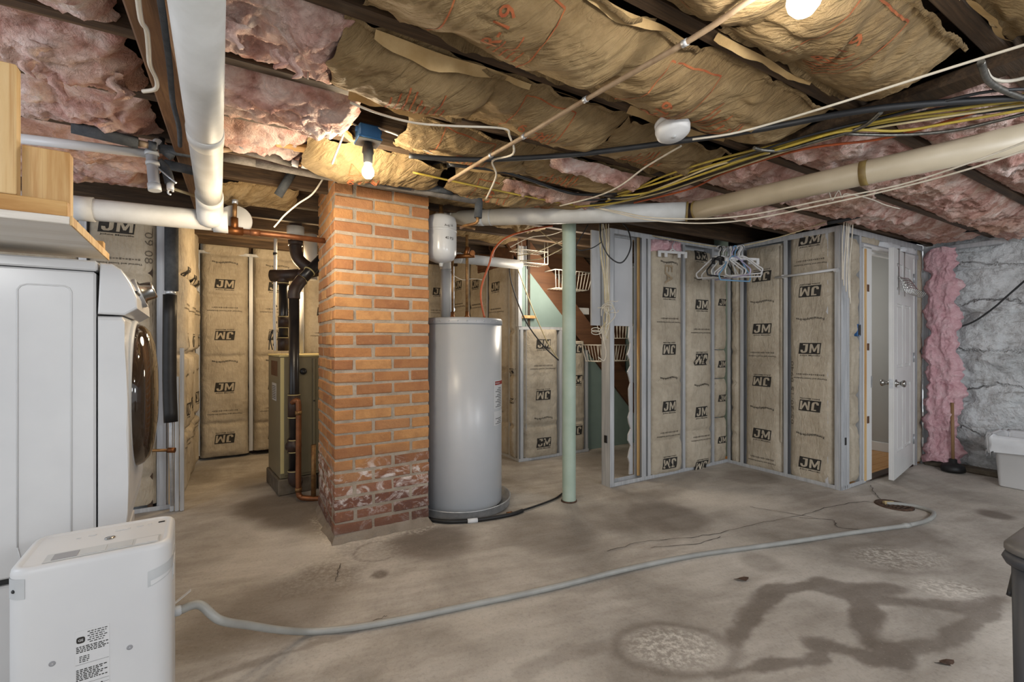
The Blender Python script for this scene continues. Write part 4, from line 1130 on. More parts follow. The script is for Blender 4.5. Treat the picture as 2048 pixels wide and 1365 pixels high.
# ---- clothes dryer on pedestal
D1 = Vector((.814, .581, 0)); D2 = Vector((-.581, .814, 0))
fw = Frame((-1.382, 1.530, 0), D1, ZX, -D2)
dry = thing('clothes_dryer', fw.P(-.3, .467, -.343), 'white front loading clothes dryer with dark round glass door raised on a pedestal', 'dryer')
def profile(outline, n0, n1, name, mat, parent, sm=False, ch=.008):
    b = MB(); ins = []
    cx = sum(p[0] for p in outline) / len(outline); cz = sum(p[1] for p in outline) / len(outline)
    def sc(p, e):
        d = math.hypot(p[0] - cx, p[1] - cz); k = (d - e) / d; return (cx + (p[0] - cx) * k, cz + (p[1] - cz) * k)
    rings = [([sc(p, ch) for p in outline], n0), ([sc(p, ch * .3) for p in outline], n0 - ch * .3 * (1 if n0 > n1 else -1)), (outline, n0 - ch * (1 if n0 > n1 else -1)), (outline, n1)]
    m = len(outline); vs = [fw.P(u, z, n) for o_, n in rings for u, z in o_]
    fs = [tuple(range(m)), tuple(range(3 * m, 4 * m))] + [(r * m + i, r * m + (i + 1) % m, (r + 1) * m + (i + 1) % m, (r + 1) * m + i) for r in range(3) for i in range(m)]
    b.add(vs, fs, 0, sm); return b.build(name, mat, parent)
DZ0, DZ1 = .467, 1.467
MB().box(fw, -.72, -.004, DZ0, DZ1 - .037, -.686, 0, ch=.006).build('side_body', M['white_enamel'], dry)
MB().box(fw, -.72, .0, DZ1 - .034, DZ1, -.688, .002, ch=.005).build('top_lid', M['white_enamel'], dry)
b = MB(); R_ = [(-.185, .56), (-.185, 1.36), (-.178, 1.372), (-.165, 1.378), (-.08, 1.378), (-.068, 1.372), (-.063, 1.36), (-.063, .50)]
b.tube([fw.P(u, z, .001) for u, z in R_], .0022, 6)
b.tube([fw.P(-.185, .56, .001), fw.P(-.178, .52, .001), fw.P(-.155, .50, .001), fw.P(-.063, .50, .001)], .0022, 6); b.build('pressed_rib', M['white_enamel'], dry)
profile([(.0, 1.29), (.006, 1.462), (.036, 1.462), (.06, 1.445), (.085, 1.40), (.102, 1.35), (.104, 1.312), (.07, 1.288)], 0, -.686, 'control_panel', M['white_enamel'], dry)
low = [(.0, .475), (.0, 1.284), (.062, 1.284), (.07, 1.27)] + [(.066 + .016 * math.sin((1.27 - z) * 3.4), z) for z in [1.2, 1.1, 1.0, .9, .8, .7, .6]] + [(.07, .53), (.05, .49), (.03, .475)]
profile(low, 0, -.686, 'front_panel', M['white_enamel'], dry, ch=.014)
kc = fw.P(.096, 1.388, -.26); kax = (D1 * .93 + ZX * .35).normalized()
MB().lathe(kc, [(.045, -.012), (.045, .006), (.036, .01), (.034, .04), (.030, .046), (0, .046)], 32, axis=kax).build('control_knob', M['chrome'], dry)
MB().lathe(kc, [(.055, -.016), (.058, -.004), (.056, .004)], 32, axis=kax).build('knob_ring', M['steel'], dry)
q = Frame(fw.P(.0735, 1.424, -.05), -D2 * -1, (ZX * .85 - D1 * .5).normalized(), kax)
b = MB(); b.box(fw, .055, .1, 1.372, 1.378, -.2, -.055); b.build('drawer_slot', M['dark_plastic'], dry)
pf = Frame(fw.P(.0733, 1.42, -.06), D2, (ZX * .872 - D1 * .49).normalized(), (D1 * .872 + ZX * .49).normalized())
b = MB(); write(b, Flat(pf, .0015), 'GE', .012, .0, .03, 0, .001, 0, .02); b.build('badge', M['grey_plastic'], dry)
dc = fw.P(.072, .985, -.343)
M['smoke_glass'] = pm('smoked_door_glass', '#2a2019', '#3a2c20', 3, .06, spec=.6)
MB().lathe(dc, [(.298, -.03), (.298, .004), (.294, .010), (.286, .012), (.282, .008)], 64, axis=D1).build('door_ring', M['pale_grey'], dry)
MB().lathe(dc, [(.284, -.01), (.283, .014), (.274, .034), (.25, .052), (.20, .066), (.12, .074), (.0, .077)], 64, axis=D1).build('door_glass', M['smoke_glass'], dry)
MB().box(fw, .075, .1, .95, 1.02, -.66, -.645, ch=.004).build('door_hinge', M['steel'], dry)
ped = thing('dryer_pedestal', fw.P(-.3, 0, -.343), 'white storage pedestal under the clothes dryer', 'pedestal')
MB().box(fw, -.70, .03, .012, .445, -.68, -.004, ch=.006).build('pedestal_body', M['white_enamel'], ped)
MB().box(fw, .03, .05, .03, .43, -.67, -.012, ch=.005).build('drawer', M['white_enamel'], ped)
MB().box(fw, -.69, .02, .445, .467, -.67, -.02).build('gap_shade', M['dark_plastic'], ped)  # dark strip standing in for the shaded gap under the dryer
for u in (-.65, -.03):
    for n_ in (-.05, -.63): MB().lathe(fw.P(u, 0, n_), [(.025, 0), (.025, .012)], 12).build('foot', M['dark_plastic'], ped)

# ---- hanging wooden shelf over the dryer
sh = thing('hanging_shelf', (-1.6, 1.6, 1.5), 'rough pine shelf with posts hanging above the white dryer', 'shelf')
SU = Vector((-.8225, -.5688, 0)); SD = Vector((-.5688, .8225, 0))
fsh = Frame((-1.143, 1.187, 0), SU, ZX, -SD)
MB().box(fsh, .0, 1.0, 1.502, 1.522, -.63, 0, ch=.002).build('shelf_board', M['pine_white'], sh)
MB().box(fsh, -.004, .0, 1.500, 1.524, -.63, 0).build('raw_edge', M['pine'], sh)
MB().box(fsh, .006, .8, 1.522, 1.562, -.045, -.005, ch=.002).build('front_rail', M['pine_a'], sh)
MB().box(fsh, .006, .7, 1.522, 1.562, -.62, -.58, ch=.002).build('back_rail', M['pine_a'], sh)
MB().box(fsh, .008, .098, 1.524, 1.702, -.09, -.047, ch=.002).build('post', M['pine'], sh)
MB().box(fsh, .098, .26, 1.563, 1.885, -.043, -.005, ch=.002).build('post', M['pine'], sh)

# ---- dehumidifier
E1 = Vector((.829, .559, 0)); E2 = Vector((-.559, .829, 0))
fo = Vector((-1.245, 1.125, 0)); fdh = Frame(fo, E1, ZX, -E2)
deh = thing('dehumidifier', fo + E1 * .165 + E2 * .13, 'white upright dehumidifier standing in front of the dryer with grey hose', 'dehumidifier')
b = MB(); tower(b, fo, E1, E2, .33, .26, .045, [(.01, .02), (.002, .03), (0, .05), (0, .612), (.002, .622), (.008, .628), (.016, .629), (.022, .625)], 7); b.build('housing', M['white_plastic'], deh)
ft = Frame(fo + ZX * .6255, E1, E2, ZX)
b = MB(); b.box(ft, .06, .30, .028, .085, 0, .0012); b.build('air_grille', M['pale_grey'], deh)
for i in range(4): MB().box(ft, .075 + i * .057, .075 + i * .057 + .05, .036, .077, .001, .0022).build('grille_slot', M['white_plastic'] if i == 3 else M['grey_plastic'] if i == 0 else M['pale_grey'], deh)
MB().lathe(ft.P(.18, .135, 0), [(.012, 0), (.012, .002), (.0, .0025)], 20).build('power_button', M['chrome'], deh)
for (u, v, w_, d_) in ((.125, .185, .018, .007), (.185, .188, .035, .009), (.235, .192, .016, .006), (.262, .196, .010, .006), (.10, .180, .010, .005)):
    MB().box(ft, u, u + w_, v, v + d_, 0, .001).build('indicator', M['white_enamel'], deh)
MB().box(ft, .288, .304, .198, .206, 0, .0015).build('sensor', M['dark_plastic'], deh)
# handle scoops
for side in (0, 1):
    fh_ = Frame(fo + (E1 * .33 if side else Vector((0, 0, 0))), E2 if side else E2 * -1, ZX, E1 if side else E1 * -1)
    s0, s1 = (.045, .15) if side else (-.15, -.045)
    b = MB(); b.box(fh_, s0, s1, .50, .57, -.004, .0015).build('handle_recess', M['pale_grey'], deh)
    MB().box(fh_, s0 + .008, s1 - .008, .51, .545, .001, .003, ch=.0015).build('handle_grip', M['white_plastic'], deh)
def corner_patch(cx, a0, a1, zlo, zhi, e, skew=0.0):
    n = 10; vs = []
    for i in range(n + 1):
        a = math.radians(a0 + (a1 - a0) * i / n); q = fo + E1 * (cx + (.045 + e) * math.cos(a)) + E2 * (.045 + (.045 + e) * math.sin(a))
        vs += [q + ZX * (zlo + skew * i / n), q + ZX * (zhi + skew * .6 * i / n)]
    return MB().add(vs, [(2 * i, 2 * i + 2, 2 * i + 3, 2 * i + 1) for i in range(n)], 0, True)
corner_patch(.33 - .045, -100, 0, .512, .556, .0012, .03).build('handle_recess', M['pale_grey'], deh)
corner_patch(.33 - .045, -92, -4, .516, .530, .002, .03).build('handle_grip', M['white_enamel'], deh)
corner_patch(.045, 185, 258, .555, .605, .0012).build('side_clip', M['pale_grey'], deh)
sa = math.radians(225); MB().lathe(fo + E1 * (.045 + .046 * math.cos(sa)) + E2 * (.045 + .046 * math.sin(sa)) + ZX * .575, [(.005, 0), (.004, .002), (0, .0025)], 10, axis=E1 * math.cos(sa) + E2 * math.sin(sa)).build('clip_screw', M['dark_plastic'], deh)
flt = Flat(Frame(fo, E1, ZX, -E2))
pl = MB().box(fdh, .128, .196, .245, .44, 0, .0008).build('rating_plate', M['white_enamel'], deh)
b = MB(); rr = random.Random(9)
em = [(.0085 * math.copysign(abs(math.cos(a)) ** .6, math.cos(a)), .0085 * math.copysign(abs(math.sin(a)) ** .6, math.sin(a))) for a in [2 * math.pi * i / 20 for i in range(20)]]
lay(b, flt, em, [tuple(range(20))], .137 + .002, .416, 1, 1, 0, .0014, 0)
write(b, flt, 'GE', .139, .416, .010, 0, .002, 1, .01)
g = gridfaces(1, 1)
def row(u0, u1, z, h=.0022):
    u = u0
    while u < u1 - .002:
        L = min(rr.uniform(.003, .009), u1 - u); lay(b, flt, g[0], g[1], u + L / 2, z, L * .9, h, 0, .0014, 0); u += L + .0016
for i in range(6): row(.152 + .004 * (i % 2), .194 - .004 * (i % 3), .434 - i * .0055)
for i in range(4): row(.130, .194 - .006 * (i % 2), .398 - i * .0045, .0026)
for i in range(4): row(.136, .156, .372 - i * .0045)
for i in range(7): row(.130, .192 - .008 * (i % 3), .338 - i * .0045, .0026)
for i in range(6): row(.132, .19 - .01 * (i % 2), .272 - i * .0042)
for z in (.352, .300, .290): lay(b, flt, g[0], g[1], .162, z, .066, .0006, 0, .0014, 0)
lay(b, flt, em, [tuple(range(20))], .147, .281 + .002, .5, .6, 0, .0014, 0)
for a in (.6, -.6): lay(b, flt, g[0], g[1], .176, .287, .014, .0035, a, .0014, 0)
b.build('plate_print', [M['ink'], M['white_enamel']], pl)
for u, z in ((.085, .375), (.238, .36)): MB().lathe(fdh.P(u, z, .0), [(.0065, -.002), (.0065, .0012), (.004, .0016), (.0, -.0005)], 16, axis=-E2).build('screw_hole', M['grey_plastic'], deh)
MB().lathe(fo + E1 * .33 + E2 * .2 + ZX * .33, [(.016, -.004), (.016, .012), (.012, .02)], 16, axis=E1).build('hose_outlet', M['pale_grey'], deh)
b = MB(); b.box(Frame(fo + E1 * .33 + E2 * .215 + ZX * .352, (E1 * .82 + ZX * .57).normalized(), E2, (ZX * .82 - E1 * .57).normalized()), 0, .05, -.008, .008, -.0015, 0); b.build('port_flap', M['white_plastic'], deh)

# ---- hose across the floor, drain
hp0 = fo + E1 * .345 + E2 * .2 + ZX * .33
hose = [hp0, hp0 + E1 * .05 + ZX * .001, at(440, 1241, 1.52), at(500, 1252, 1.64), at(560, 1261, 1.76)] + [fl(x, y, .014) for x, y in ((620, 1264), (700, 1257), (800, 1240), (950, 1209), (1100, 1177), (1250, 1140), (1380, 1113), (1500, 1096), (1600, 1082), (1700, 1067), (1790, 1055), (1812, 1052), (1850, 1043), (1866, 1033), (1864, 1024), (1835, 1014), (1800, 1009), (1772, 1007))]
h_ = thing('drain_hose', fl(900, 1220), 'long grey drain hose snaking across the floor to the floor drain', 'hose')
MB().tube(hose, .0135, 12, smooth=8).build('hose_tube', M['hose'], h_)
e = fl(1772, 1007, .014); MB().tube([e + Vector((.05, -.004, 0)), e + Vector((-.012, .006, 0))], .016, 12).build('hose_end', M['cream_cable'], h_)
k = fl(1812, 1052, .015); MB().tube([k + Vector((-.03, -.004, 0)), k, k + Vector((.03, .005, 0))], [.014, .0175, .014], 12).build('coupling', M['hose'], h_)
dp = fl(1788, 1012)
M['rust'] = pm('rusted_iron', '#3a2a20', '#5a4436', 30, .85, bump=.5)
dr = thing('floor_drain', dp, 'rusty round floor drain with debris at the end of the grey hose', 'drain')
MB().lathe(dp, [(.115, 0), (.112, .009), (.09, .010), (.088, .006), (.0, .006)], 36).build('drain_rim', M['rust'], dr)
for i in range(-3, 4): MB().box(Frame(dp, AX, BX, ZX), -.075, .075, i * .022 - .006, i * .022 + .006, .006, .011, ch=.002).build('grate_bar', M['rust'], dr)

# ---- green steel post
gp = fl(1138, 1003); gpt = thing('support_post', gp, 'pale green painted steel post standing beside the water heater', 'post')
MB().lathe((gp.x, gp.y, 0), [(.055, 0), (.053, .012), (.0505, .018), (.0505, 2.02), (.053, 2.03), (.053, 2.12)], 32).build('pipe', M['green_post'], gpt)
MB().lathe((gp.x, gp.y, 0), [(.06, 0), (.058, .010), (.05, .014)], 32).build('base_ring', M['rust'], gpt)
MB().box(Frame((gp.x, gp.y, 0), AX, BX, ZX), -.08, .08, -.08, .08, 2.12, 2.13).build('top_plate', M['green_post'], gpt)

# ---- white bin with bag, dark can at the right edge
bo = W(5.37, .80); bn = thing('waste_bin', bo + AX * .15 + BX * .2, 'white plastic waste bin with a clear bag by the stone wall', 'bin')
b = MB(); tower(b, bo, AX, BX, .33, .45, .05, [(.035, 0), (.03, .01), (.0, .40), (-.012, .405), (-.014, .42), (-.004, .425), (.006, .41), (.04, .02)], 6); b.build('bin_body', M['white_plastic'], bn)
b = MB(); n = 72; rings = []
for k, (ins, z) in enumerate(((.014, .33), (.004, .42), (-.022, .432), (-.032, .40), (-.030, .34), (-.026, .28))):
    rings.append((ins, z))
rr = random.Random(2); k0 = 0; V = []
for k, (ins, z) in enumerate(rings):
    o_ = rrect(.33 - 2 * ins, .45 - 2 * ins, .05, 15)
    for j, (x, y) in enumerate(o_):
        wv = .010 * math.sin(j * 1.3 + k) + .006 * math.sin(j * 2.9 + k * 2); dz = (.035 * math.sin(j * .55) + .02 * math.sin(j * 1.7)) if k >= 4 else .008 * math.sin(j * .9)
        V.append(bo + AX * (x + ins - (abs(wv) if x < .1 else 0)) + BX * (y + ins + (abs(wv) if y > .3 else 0)) + ZX * (z + dz * (1 if k != 4 else .5)))
m = 64
b.add(V, [(r * m + j, r * m + (j + 1) % m, (r + 1) * m + (j + 1) % m, (r + 1) * m + j) for r in range(len(rings) - 1) for j in range(m)], 0, True); b.build('bin_liner', M['liner'], bn)
ko = W(1.571, -.06) + Vector((-.028, .0, 0)); kn = thing('storage_can', ko + AX * .17 + BX * .2, 'dark grey lidded can cut off by the right edge of the view', 'can')
b = MB(); tower(b, ko, AX, BX, .36, .40, .05, [(.03, 0), (.025, .01), (.016, .68)], 6); b.build('can_body', M['can_grey'], kn)
b = MB(); tower(b, ko, AX, BX, .36, .40, .06, [(.02, .664), (.004, .668), (-.002, .68), (.004, .694), (.012, .697)], 6); b.build('can_rim', M['can_grey'], kn)
b = MB(); tower(b, ko, AX, BX, .36, .40, .06, [(.010, .695), (.002, .70), (.002, .712), (.012, .722), (.04, .728)], 6); b.build('lid', M['lid_grey'], kn)
hq = W(1.617, .345)
MB().tube([at(2036, 1120, 1.14), at(2030, 1145, 1.13), at(2019, 1192, 1.11)], .006, 8, smooth=4).build('handle', M['dark_plastic'], kn)
MB().tube([at(2027, 1168, 1.12), at(2060, 1168, 1.17)], .004, 8).build('handle_pin', M['steel'], kn)

# ---- pink strip, plunger
def pinkstrip(U, V, s, t):
    edge = np.clip(np.minimum(s, 1 - s) * 5, 0, 1) ** .5
    return .02 + edge * (.06 + .05 * fbm(U * 5, V * 3, 131, 3) + .045 * ridged(U * 13, V * 3.2, 132, 4) + .012 * fbm(U * 44, V * 15, 133, 4, .65)) * (.55 + .45 * np.clip((2.2 - V), 0, 1))
pk, _ = sheet('pink_insulation_strip', M['pink_clean'], None, Frame(W(5.74, 0), -BX, ZX, -AX), -1.785, -1.535, .07, 2.08, pinkstrip, .008, .008, .09, 5)
tag(pk, 'ragged pink fibreglass strip hanging against the stone wall beside the door', 'insulation')
pg = at(1906, 940, 4.2); pg.z = .012
pgt = thing('plunger', pg, 'wooden handled plunger with black rubber cup leaning on the stone wall', 'plunger')
MB().lathe(pg, [(.085, .0), (.088, .02), (.08, .05), (.055, .065), (.03, .075), (.028, .105), (.02, .11)], 28).build('rubber_cup', M['black'], pgt)
MB().tube([pg + ZX * .10, pg + Vector((.012, .02, .62))], .0125, 12).build('handle', M['handle_wood'], pgt)

# ---- smoke detector, bulbs
sd = at(1345, 258, 1.84); sx = Vector((.10, -.20, -.97)).normalized()
sdt = thing('smoke_detector', sd, 'white round smoke detector hanging below the kraft paper ceiling', 'detector')
MB().lathe(sd - sx * .03, [(.062, -.004), (.066, 0), (.066, .012), (.055, .014), (.055, .018)], 40, axis=sx).build('base_plate', M['white_plastic'], sdt)
MB().lathe(sd - sx * .03, [(.055, .017), (.066, .02), (.068, .03), (.064, .052), (.052, .062), (.0, .066)], 40, axis=sx).build('cover', M['white_plastic'], sdt)
MB().lathe(sd + sx * .033, [(.010, 0), (.009, .004), (0, .005)], 16, axis=sx).build('test_button', M['pale_grey'], sdt)
MB().tube([sd - sx * .03, Vector((sd.x, sd.y, 2.15))], .02, 10).build('mount_stem', M['white_plastic'], sdt)
def glow(name, s, col):
    m = bpy.data.materials.new(name); m.use_nodes = True; b = m.node_tree.nodes['Principled BSDF']
    b.inputs['Base Color'].default_value = (1, 1, 1, 1); b.inputs['Emission Color'].default_value = col; b.inputs['Emission Strength'].default_value = s; return m
M['bulb_warm'] = glow('lit_bulb_warm', 420, (1, .86, .62, 1)); M['bulb_cool'] = glow('lit_bulb', 170, (1, .95, .86, 1))
def bulb(p, mat_, r=.03): 
    return MB().lathe(p, [(.0, -r * 1.0), (r * .55, -r * .85), (r * .9, -r * .4), (r, 0), (r * .92, r * .5), (r * .6, r * 1.2), (r * .45, r * 1.7)], 24, sm=True)
bp = at(736, 346, 2.1)
f1 = thing('ceiling_lamp', bp, 'lit bulb in a black socket under a blue box before the brick column', 'lamp')
bulb(bp, None, .027).build('bulb', M['bulb_warm'], f1)
MB().lathe(bp, [(.014, .04), (.020, .045), (.022, .085), (.026, .09), (.024, .115), (.018, .13), (.018, .16)], 20).build('socket', M['black'], f1)
fx = Frame((bp.x, bp.y, bp.z), AX, BX, ZX)
b = MB(); b.box(fx, -.048, .048, -.048, .048, .145, .205, ch=.006); b.box(fx, -.052, .052, -.052, .052, .14, .147); b.build('junction_box', M['blue_box'], f1)
MB().box(fx, -.05, .05, -.05, .05, .135, .141, ch=.002).build('cover_plate', M['dark_plastic'], f1)
for s in (-1, 1): MB().box(fx, s * .05 - .008, s * .05 + .008, -.02, .0, .18, .195).build('box_ear', M['blue_box'], f1)
b2 = at(1608, 0, 1.0)
f2 = thing('ceiling_lamp', b2, 'bright bare bulb at the top edge under the kraft paper', 'lamp')
bulb(b2, None, .034).build('bulb', M['bulb_cool'], f2)
MB().lathe(b2, [(.016, .05), (.024, .055), (.026, .09), (.05, .10), (.05, .16)], 20).build('socket', M['white_plastic'], f2)
# debris on the floor
for i, (x, y, lb) in enumerate(((1890, 1328, 'curled dry brown leaf on the damp floor near the bottom edge'), (1483, 1160, 'small dark dirt flake on the floor before the hose'))):
    p = fl(x, y, .003); lf = thing('dry_leaf', p, lb, 'leaf')
    vs = [p + Vector((math.cos(a) * .035 * (1 + .3 * math.sin(3 * a)), math.sin(a) * .014, .004 + .006 * math.sin(2 * a))) for a in [2 * math.pi * j / 12 for j in range(12)]]
    MB().add(vs + [p + Vector((0, 0, .003))], [(j, (j + 1) % 12, 12) for j in range(12)]).build('leaf_blade', M['rust'], lf)
# ================================================================== PIPES
def Z(l, z): return [atz(x, y, z) for x, y in l]
def Yp(l): return [at(x, y, q) for x, y, q in l]
def pipe(name, label, parts, cat='pipe', group=None):
    """parts: (part name, points, radius, material, smooth, segments)"""
    p0 = parts[0][1]; c = sum((Vector(p) for p in p0), Vector()) / len(p0)
    t = thing(name, c, label, cat, group)
    for nm, pts, r, mt_, sm, sg in parts: MB().tube(pts, r, sg, smooth=sm).build(nm, M[mt_], t)
    return t
def ring(p, d, r, w_): 
    d = Vector(d).normalized(); return [Vector(p) - d * w_ / 2, Vector(p) + d * w_ / 2]
# left waste pipe running away from the viewer, and the cross pipe it drops into
a0 = Vector((-.575, .82, 1.985)); a1 = Vector((-1.62, 2.46, 1.955)); dd = (a1 - a0).normalized()
pipe('waste_pipe', 'long white plastic waste pipe running overhead from the top edge', [
    ('pipe', [a0, a1], .057, 'pvc', 0, 32),
    ('elbow', [a1 - dd * .10, a1 - dd * .02, a1 + dd * .03 - ZX * .02, a1 + dd * .05 - ZX * .06, a1 + dd * .055 - ZX * .10, a1 + dd * .056 - ZX * .125, a1 + dd * .056 - ZX * .135], [.063, .063, .063, .062, .058, .04, .01], 'pvc', 0, 32),
    ('coupling', ring(a0 + dd * 1.05, dd, 0, .10), .060, 'pvc', 0, 32)])
x0 = Vector((-2.5, 2.05, 1.845)); x1 = Vector((-1.60, 2.585, 1.870)); dx = (x1 - x0).normalized()
t = pipe('cross_pipe', 'cream white drain pipe crossing behind the wooden shelf below the ceiling', [
    ('pipe', [x0, x1], .054, 'pvc', 0, 32), ('hub', ring(x0 + dx * .44, dx, 0, .08), .060, 'pvc', 0, 32), ('hub', [x1 - dx * .07, x1], .062, 'pvc', 0, 32)])
cd = at(471, 441, 2.78)
MB().lathe(cd, [(.0, .02), (.086, .016), (.09, .008), (.09, -.004), (.075, -.012), (.06, -.06)], 40, axis=(.5, -.86, .05)).build('cleanout_cap', M['pvc'], t)
# right waste pipe
q0, q1, q2 = at(908, 437, 3.42), at(1384, 423, 2.86), at(2110, 262, 1.76)
g1 = q1 + (q0 - q1).normalized() * .025; g2 = q1 + (q2 - q1).normalized() * .02
d01 = (q1 - q0).normalized(); d12 = (q2 - q1).normalized()
t = pipe('waste_pipe', 'large white and beige waste pipe crossing below the right ceiling', [
    ('white_pipe', [q0, g1], .058, 'pvc', 0, 32), ('beige_pipe', [g2, q2], .057, 'pvc_cream', 0, 32),
    ('rubber_joint', [g1 - d01 * .01, q1, g2 + d12 * .01], .050, 'iron', 0, 24)])
for s, w_ in ((.22, .05), (.30, .015)): MB().tube(ring(q0 + d01 * s, d01, 0, w_), .0595, 32).build('coupling', M['pale_grey'], t)
M['olive'] = pm('olive_rubber', '#6d5a34', '#84703f', 20, .6)
bp2 = at(1737, 345, 2.255); sB = (bp2 - g2).dot(d12)
MB().tube(ring(g2 + d12 * sB, d12, 0, .03), .0595, 32).build('band', M['olive'], t)
MB().tube(ring(g1 - d01 * .004, d01, 0, .012), .0605, 32).build('band', M['olive'], t)
MB().tube(ring(g2 + d12 * .006, d12, 0, .012), .0595, 32).build('band', M['olive'], t)
MB().tube([q0 + Vector((.0, .0, .0)), q0 - d01 * .05 + ZX * .01, q0 - d01 * .10 + ZX * .06], .062, 28, smooth=4).build('elbow', M['pvc'], t)
# heater vent
v0 = Vector((-.505, 3.50, 1.365))
pipe('vent_pipe', 'grey plastic vent pipe rising behind the small white tank', [
    ('riser', [v0, v0 + ZX * .40], .040, 'pale_grey', 0, 24), ('elbow', [v0 + ZX * .38, v0 + ZX * .46, v0 + ZX * .475 + AX * .05, v0 + ZX * .48 + AX * .12], .043, 'pvc', 5, 24),
    ('cross_run', [v0 + ZX * .478 + AX * .10, at(1040, 530, 4.05)], .040, 'pvc', 0, 24)])
# foam covered pipes under the joists
t = pipe('insulated_pipe', 'grey foam covered pipe running left of the bulb, upper of two', [
    ('foam_sleeve', Yp([(318, 297, 2.05), (392, 308, 2.12)]), .021, 'foam', 0, 14), ('foam_sleeve', Yp([(392, 308, 2.12), (476, 296, 2.2)]), .012, 'tan_line', 0, 10),
    ('foam_sleeve', Yp([(490, 300, 2.22), (584, 326, 2.32)]), .021, 'foam_pale', 0, 14), ('foam_sleeve', Yp([(620, 332, 2.36), (700, 352, 2.45), (822, 374, 2.6)]), .021, 'foam', 0, 14),
    ('foam_sleeve', Yp([(842, 372, 2.62), (905, 384, 2.7)]), .020, 'foam', 0, 14), ('coupling', Yp([(583, 325, 2.315), (597, 329, 2.33)]), .018, 'white_plastic', 0, 12),
    ('coupling', Yp([(603, 329, 2.335), (621, 333, 2.36)]), .018, 'pale_grey', 0, 12), ('copper', Yp([(596, 328, 2.33), (606, 330, 2.34)]), .011, 'copper_old', 0, 10), ('copper', Yp([(822, 372, 2.6), (845, 373, 2.62)]), .011, 'white_plastic', 0, 10),
    ('copper', Yp([(905, 384, 2.7), (930, 386, 2.72)]), .010, 'copper_old', 0, 10)])
t = pipe('insulated_pipe', 'long dusty grey foam pipe running under the bulb to the heater', [
    ('foam_sleeve', Yp([(330, 328, 2.12), (388, 342, 2.16)]), .021, 'foam', 0, 14), ('foam_sleeve', Yp([(445, 314, 2.25), (512, 326, 2.32)]), .021, 'foam_pale', 0, 14),
    ('foam_sleeve', Yp([(512, 326, 2.32), (640, 350, 2.46), (800, 374, 2.62), (955, 402, 2.78)]), .022, 'foam_pale', 0, 14),
    ('foam_sleeve', Yp([(958, 398, 2.78), (956, 436, 2.78)]), .024, 'foam', 0, 14), ('elbow', Yp([(955, 434, 2.78), (953, 446, 2.78), (930, 452, 2.85), (922, 456, 2.95)]), .010, 'copper_old', 4, 10),
    ('copper', Yp([(900, 449, 3.3), (950, 458, 3.36)]), .010, 'copper_old', 0, 10), ('coupling', Yp([(388, 342, 2.16), (398, 345, 2.17)]), .017, 'white_plastic', 0, 12)])
pipe('insulated_pipe', 'bent grey pipe sleeve curving down from the ceiling left of the bulb', [
    ('foam_sleeve', Yp([(478, 296, 2.2), (505, 270, 2.1), (522, 240, 2.02), (529, 210, 1.96)]), .022, 'grey_plastic', 6, 16),
    ('copper', Yp([(530, 222, 1.97), (524, 190, 1.92), (505, 155, 1.86), (487, 128, 1.82)]), .009, 'copper_old', 6, 10)])
pipe('insulated_pipe', 'short bent foam pipe between the bulb and the tan ceiling tube', [
    ('foam_sleeve', Yp([(832, 368, 2.6), (850, 350, 2.55), (872, 335, 2.5), (898, 327, 2.48)]), .021, 'foam_pale', 6, 14), ('coupling', Yp([(898, 327, 2.48), (912, 327, 2.48)]), .017, 'white_plastic', 0, 12)])
pipe('insulated_pipe', 'blue grey foam pipe lying left of the valve cluster', [
    ('foam_sleeve', Yp([(142, 254, 1.84), (276, 286, 1.98)]), .024, 'foam', 0, 14), ('copper', Yp([(276, 286, 1.98), (298, 291, 2.0)]), .014, 'tan_line', 0, 10), ('coupling', Yp([(296, 290, 2.0), (312, 294, 2.02)]), .02, 'foam', 0, 12)])
pipe('supply_pipe', 'slim white plastic pipe running left of the valve cluster', [('pipe', Yp([(30, 276, 1.80), (292, 307, 2.04)]), .019, 'white_plastic', 0, 14)])
t = pipe('valve_cluster', 'cluster of grey pipe drops with pale clamps left of the white waste pipe', [
    ('drop_pipe', Yp([(302, 288, 2.04), (305, 330, 2.04), (309, 374, 2.04)]), .022, 'grey_plastic', 3, 14), ('pipe_end', Yp([(308, 368, 2.04), (310, 382, 2.04)]), .025, 'pale_grey', 0, 14),
    ('clamp', Yp([(303, 304, 2.035), (304, 311, 2.035)]), .026, 'pale_grey', 0, 14), ('clamp', Yp([(305, 324, 2.035), (306, 331, 2.035)]), .026, 'pale_grey', 0, 14), ('clamp', Yp([(312, 287, 2.03), (316, 289, 2.03)]), .024, 'white_plastic', 0, 14),
    ('branch', Yp([(316, 322, 2.06), (332, 340, 2.08), (340, 368, 2.08)]), .020, 'foam', 5, 12), ('branch_end', Yp([(340, 366, 2.08), (341, 380, 2.08)]), .014, 'white_plastic', 0, 12),
    ('lever', Yp([(318, 338, 2.04), (352, 366, 2.02)]), .004, 'steel', 0, 8), ('stub', Yp([(322, 295, 2.05), (324, 276, 2.05)]), .012, 'dark_plastic', 0, 10),
    ('waste_stub', Yp([(325, 300, 2.06), (345, 316, 2.08)]), .016, 'foam', 0, 10)])
MB().tube([at(341, 384, 2.08) + Vector((.012 * math.cos(a), 0, .012 * math.sin(a))) for a in [i * .6 for i in range(9)]], .004, 8).build('ring_handle', M['white_plastic'], t)
pipe('conduit', 'thin cream conduit slanting behind the white waste pipe end', [('tube', Yp([(335, 374, 2.4), (402, 396, 2.55)]), .008, 'cream_cable', 0, 8)])
pipe('foam_pipe', 'short dark foam pipe hanging diagonal left of the brick column top', [('foam_sleeve', Yp([(585, 345, 2.7), (556, 392, 2.7)]), .024, 'foam', 0, 14)])
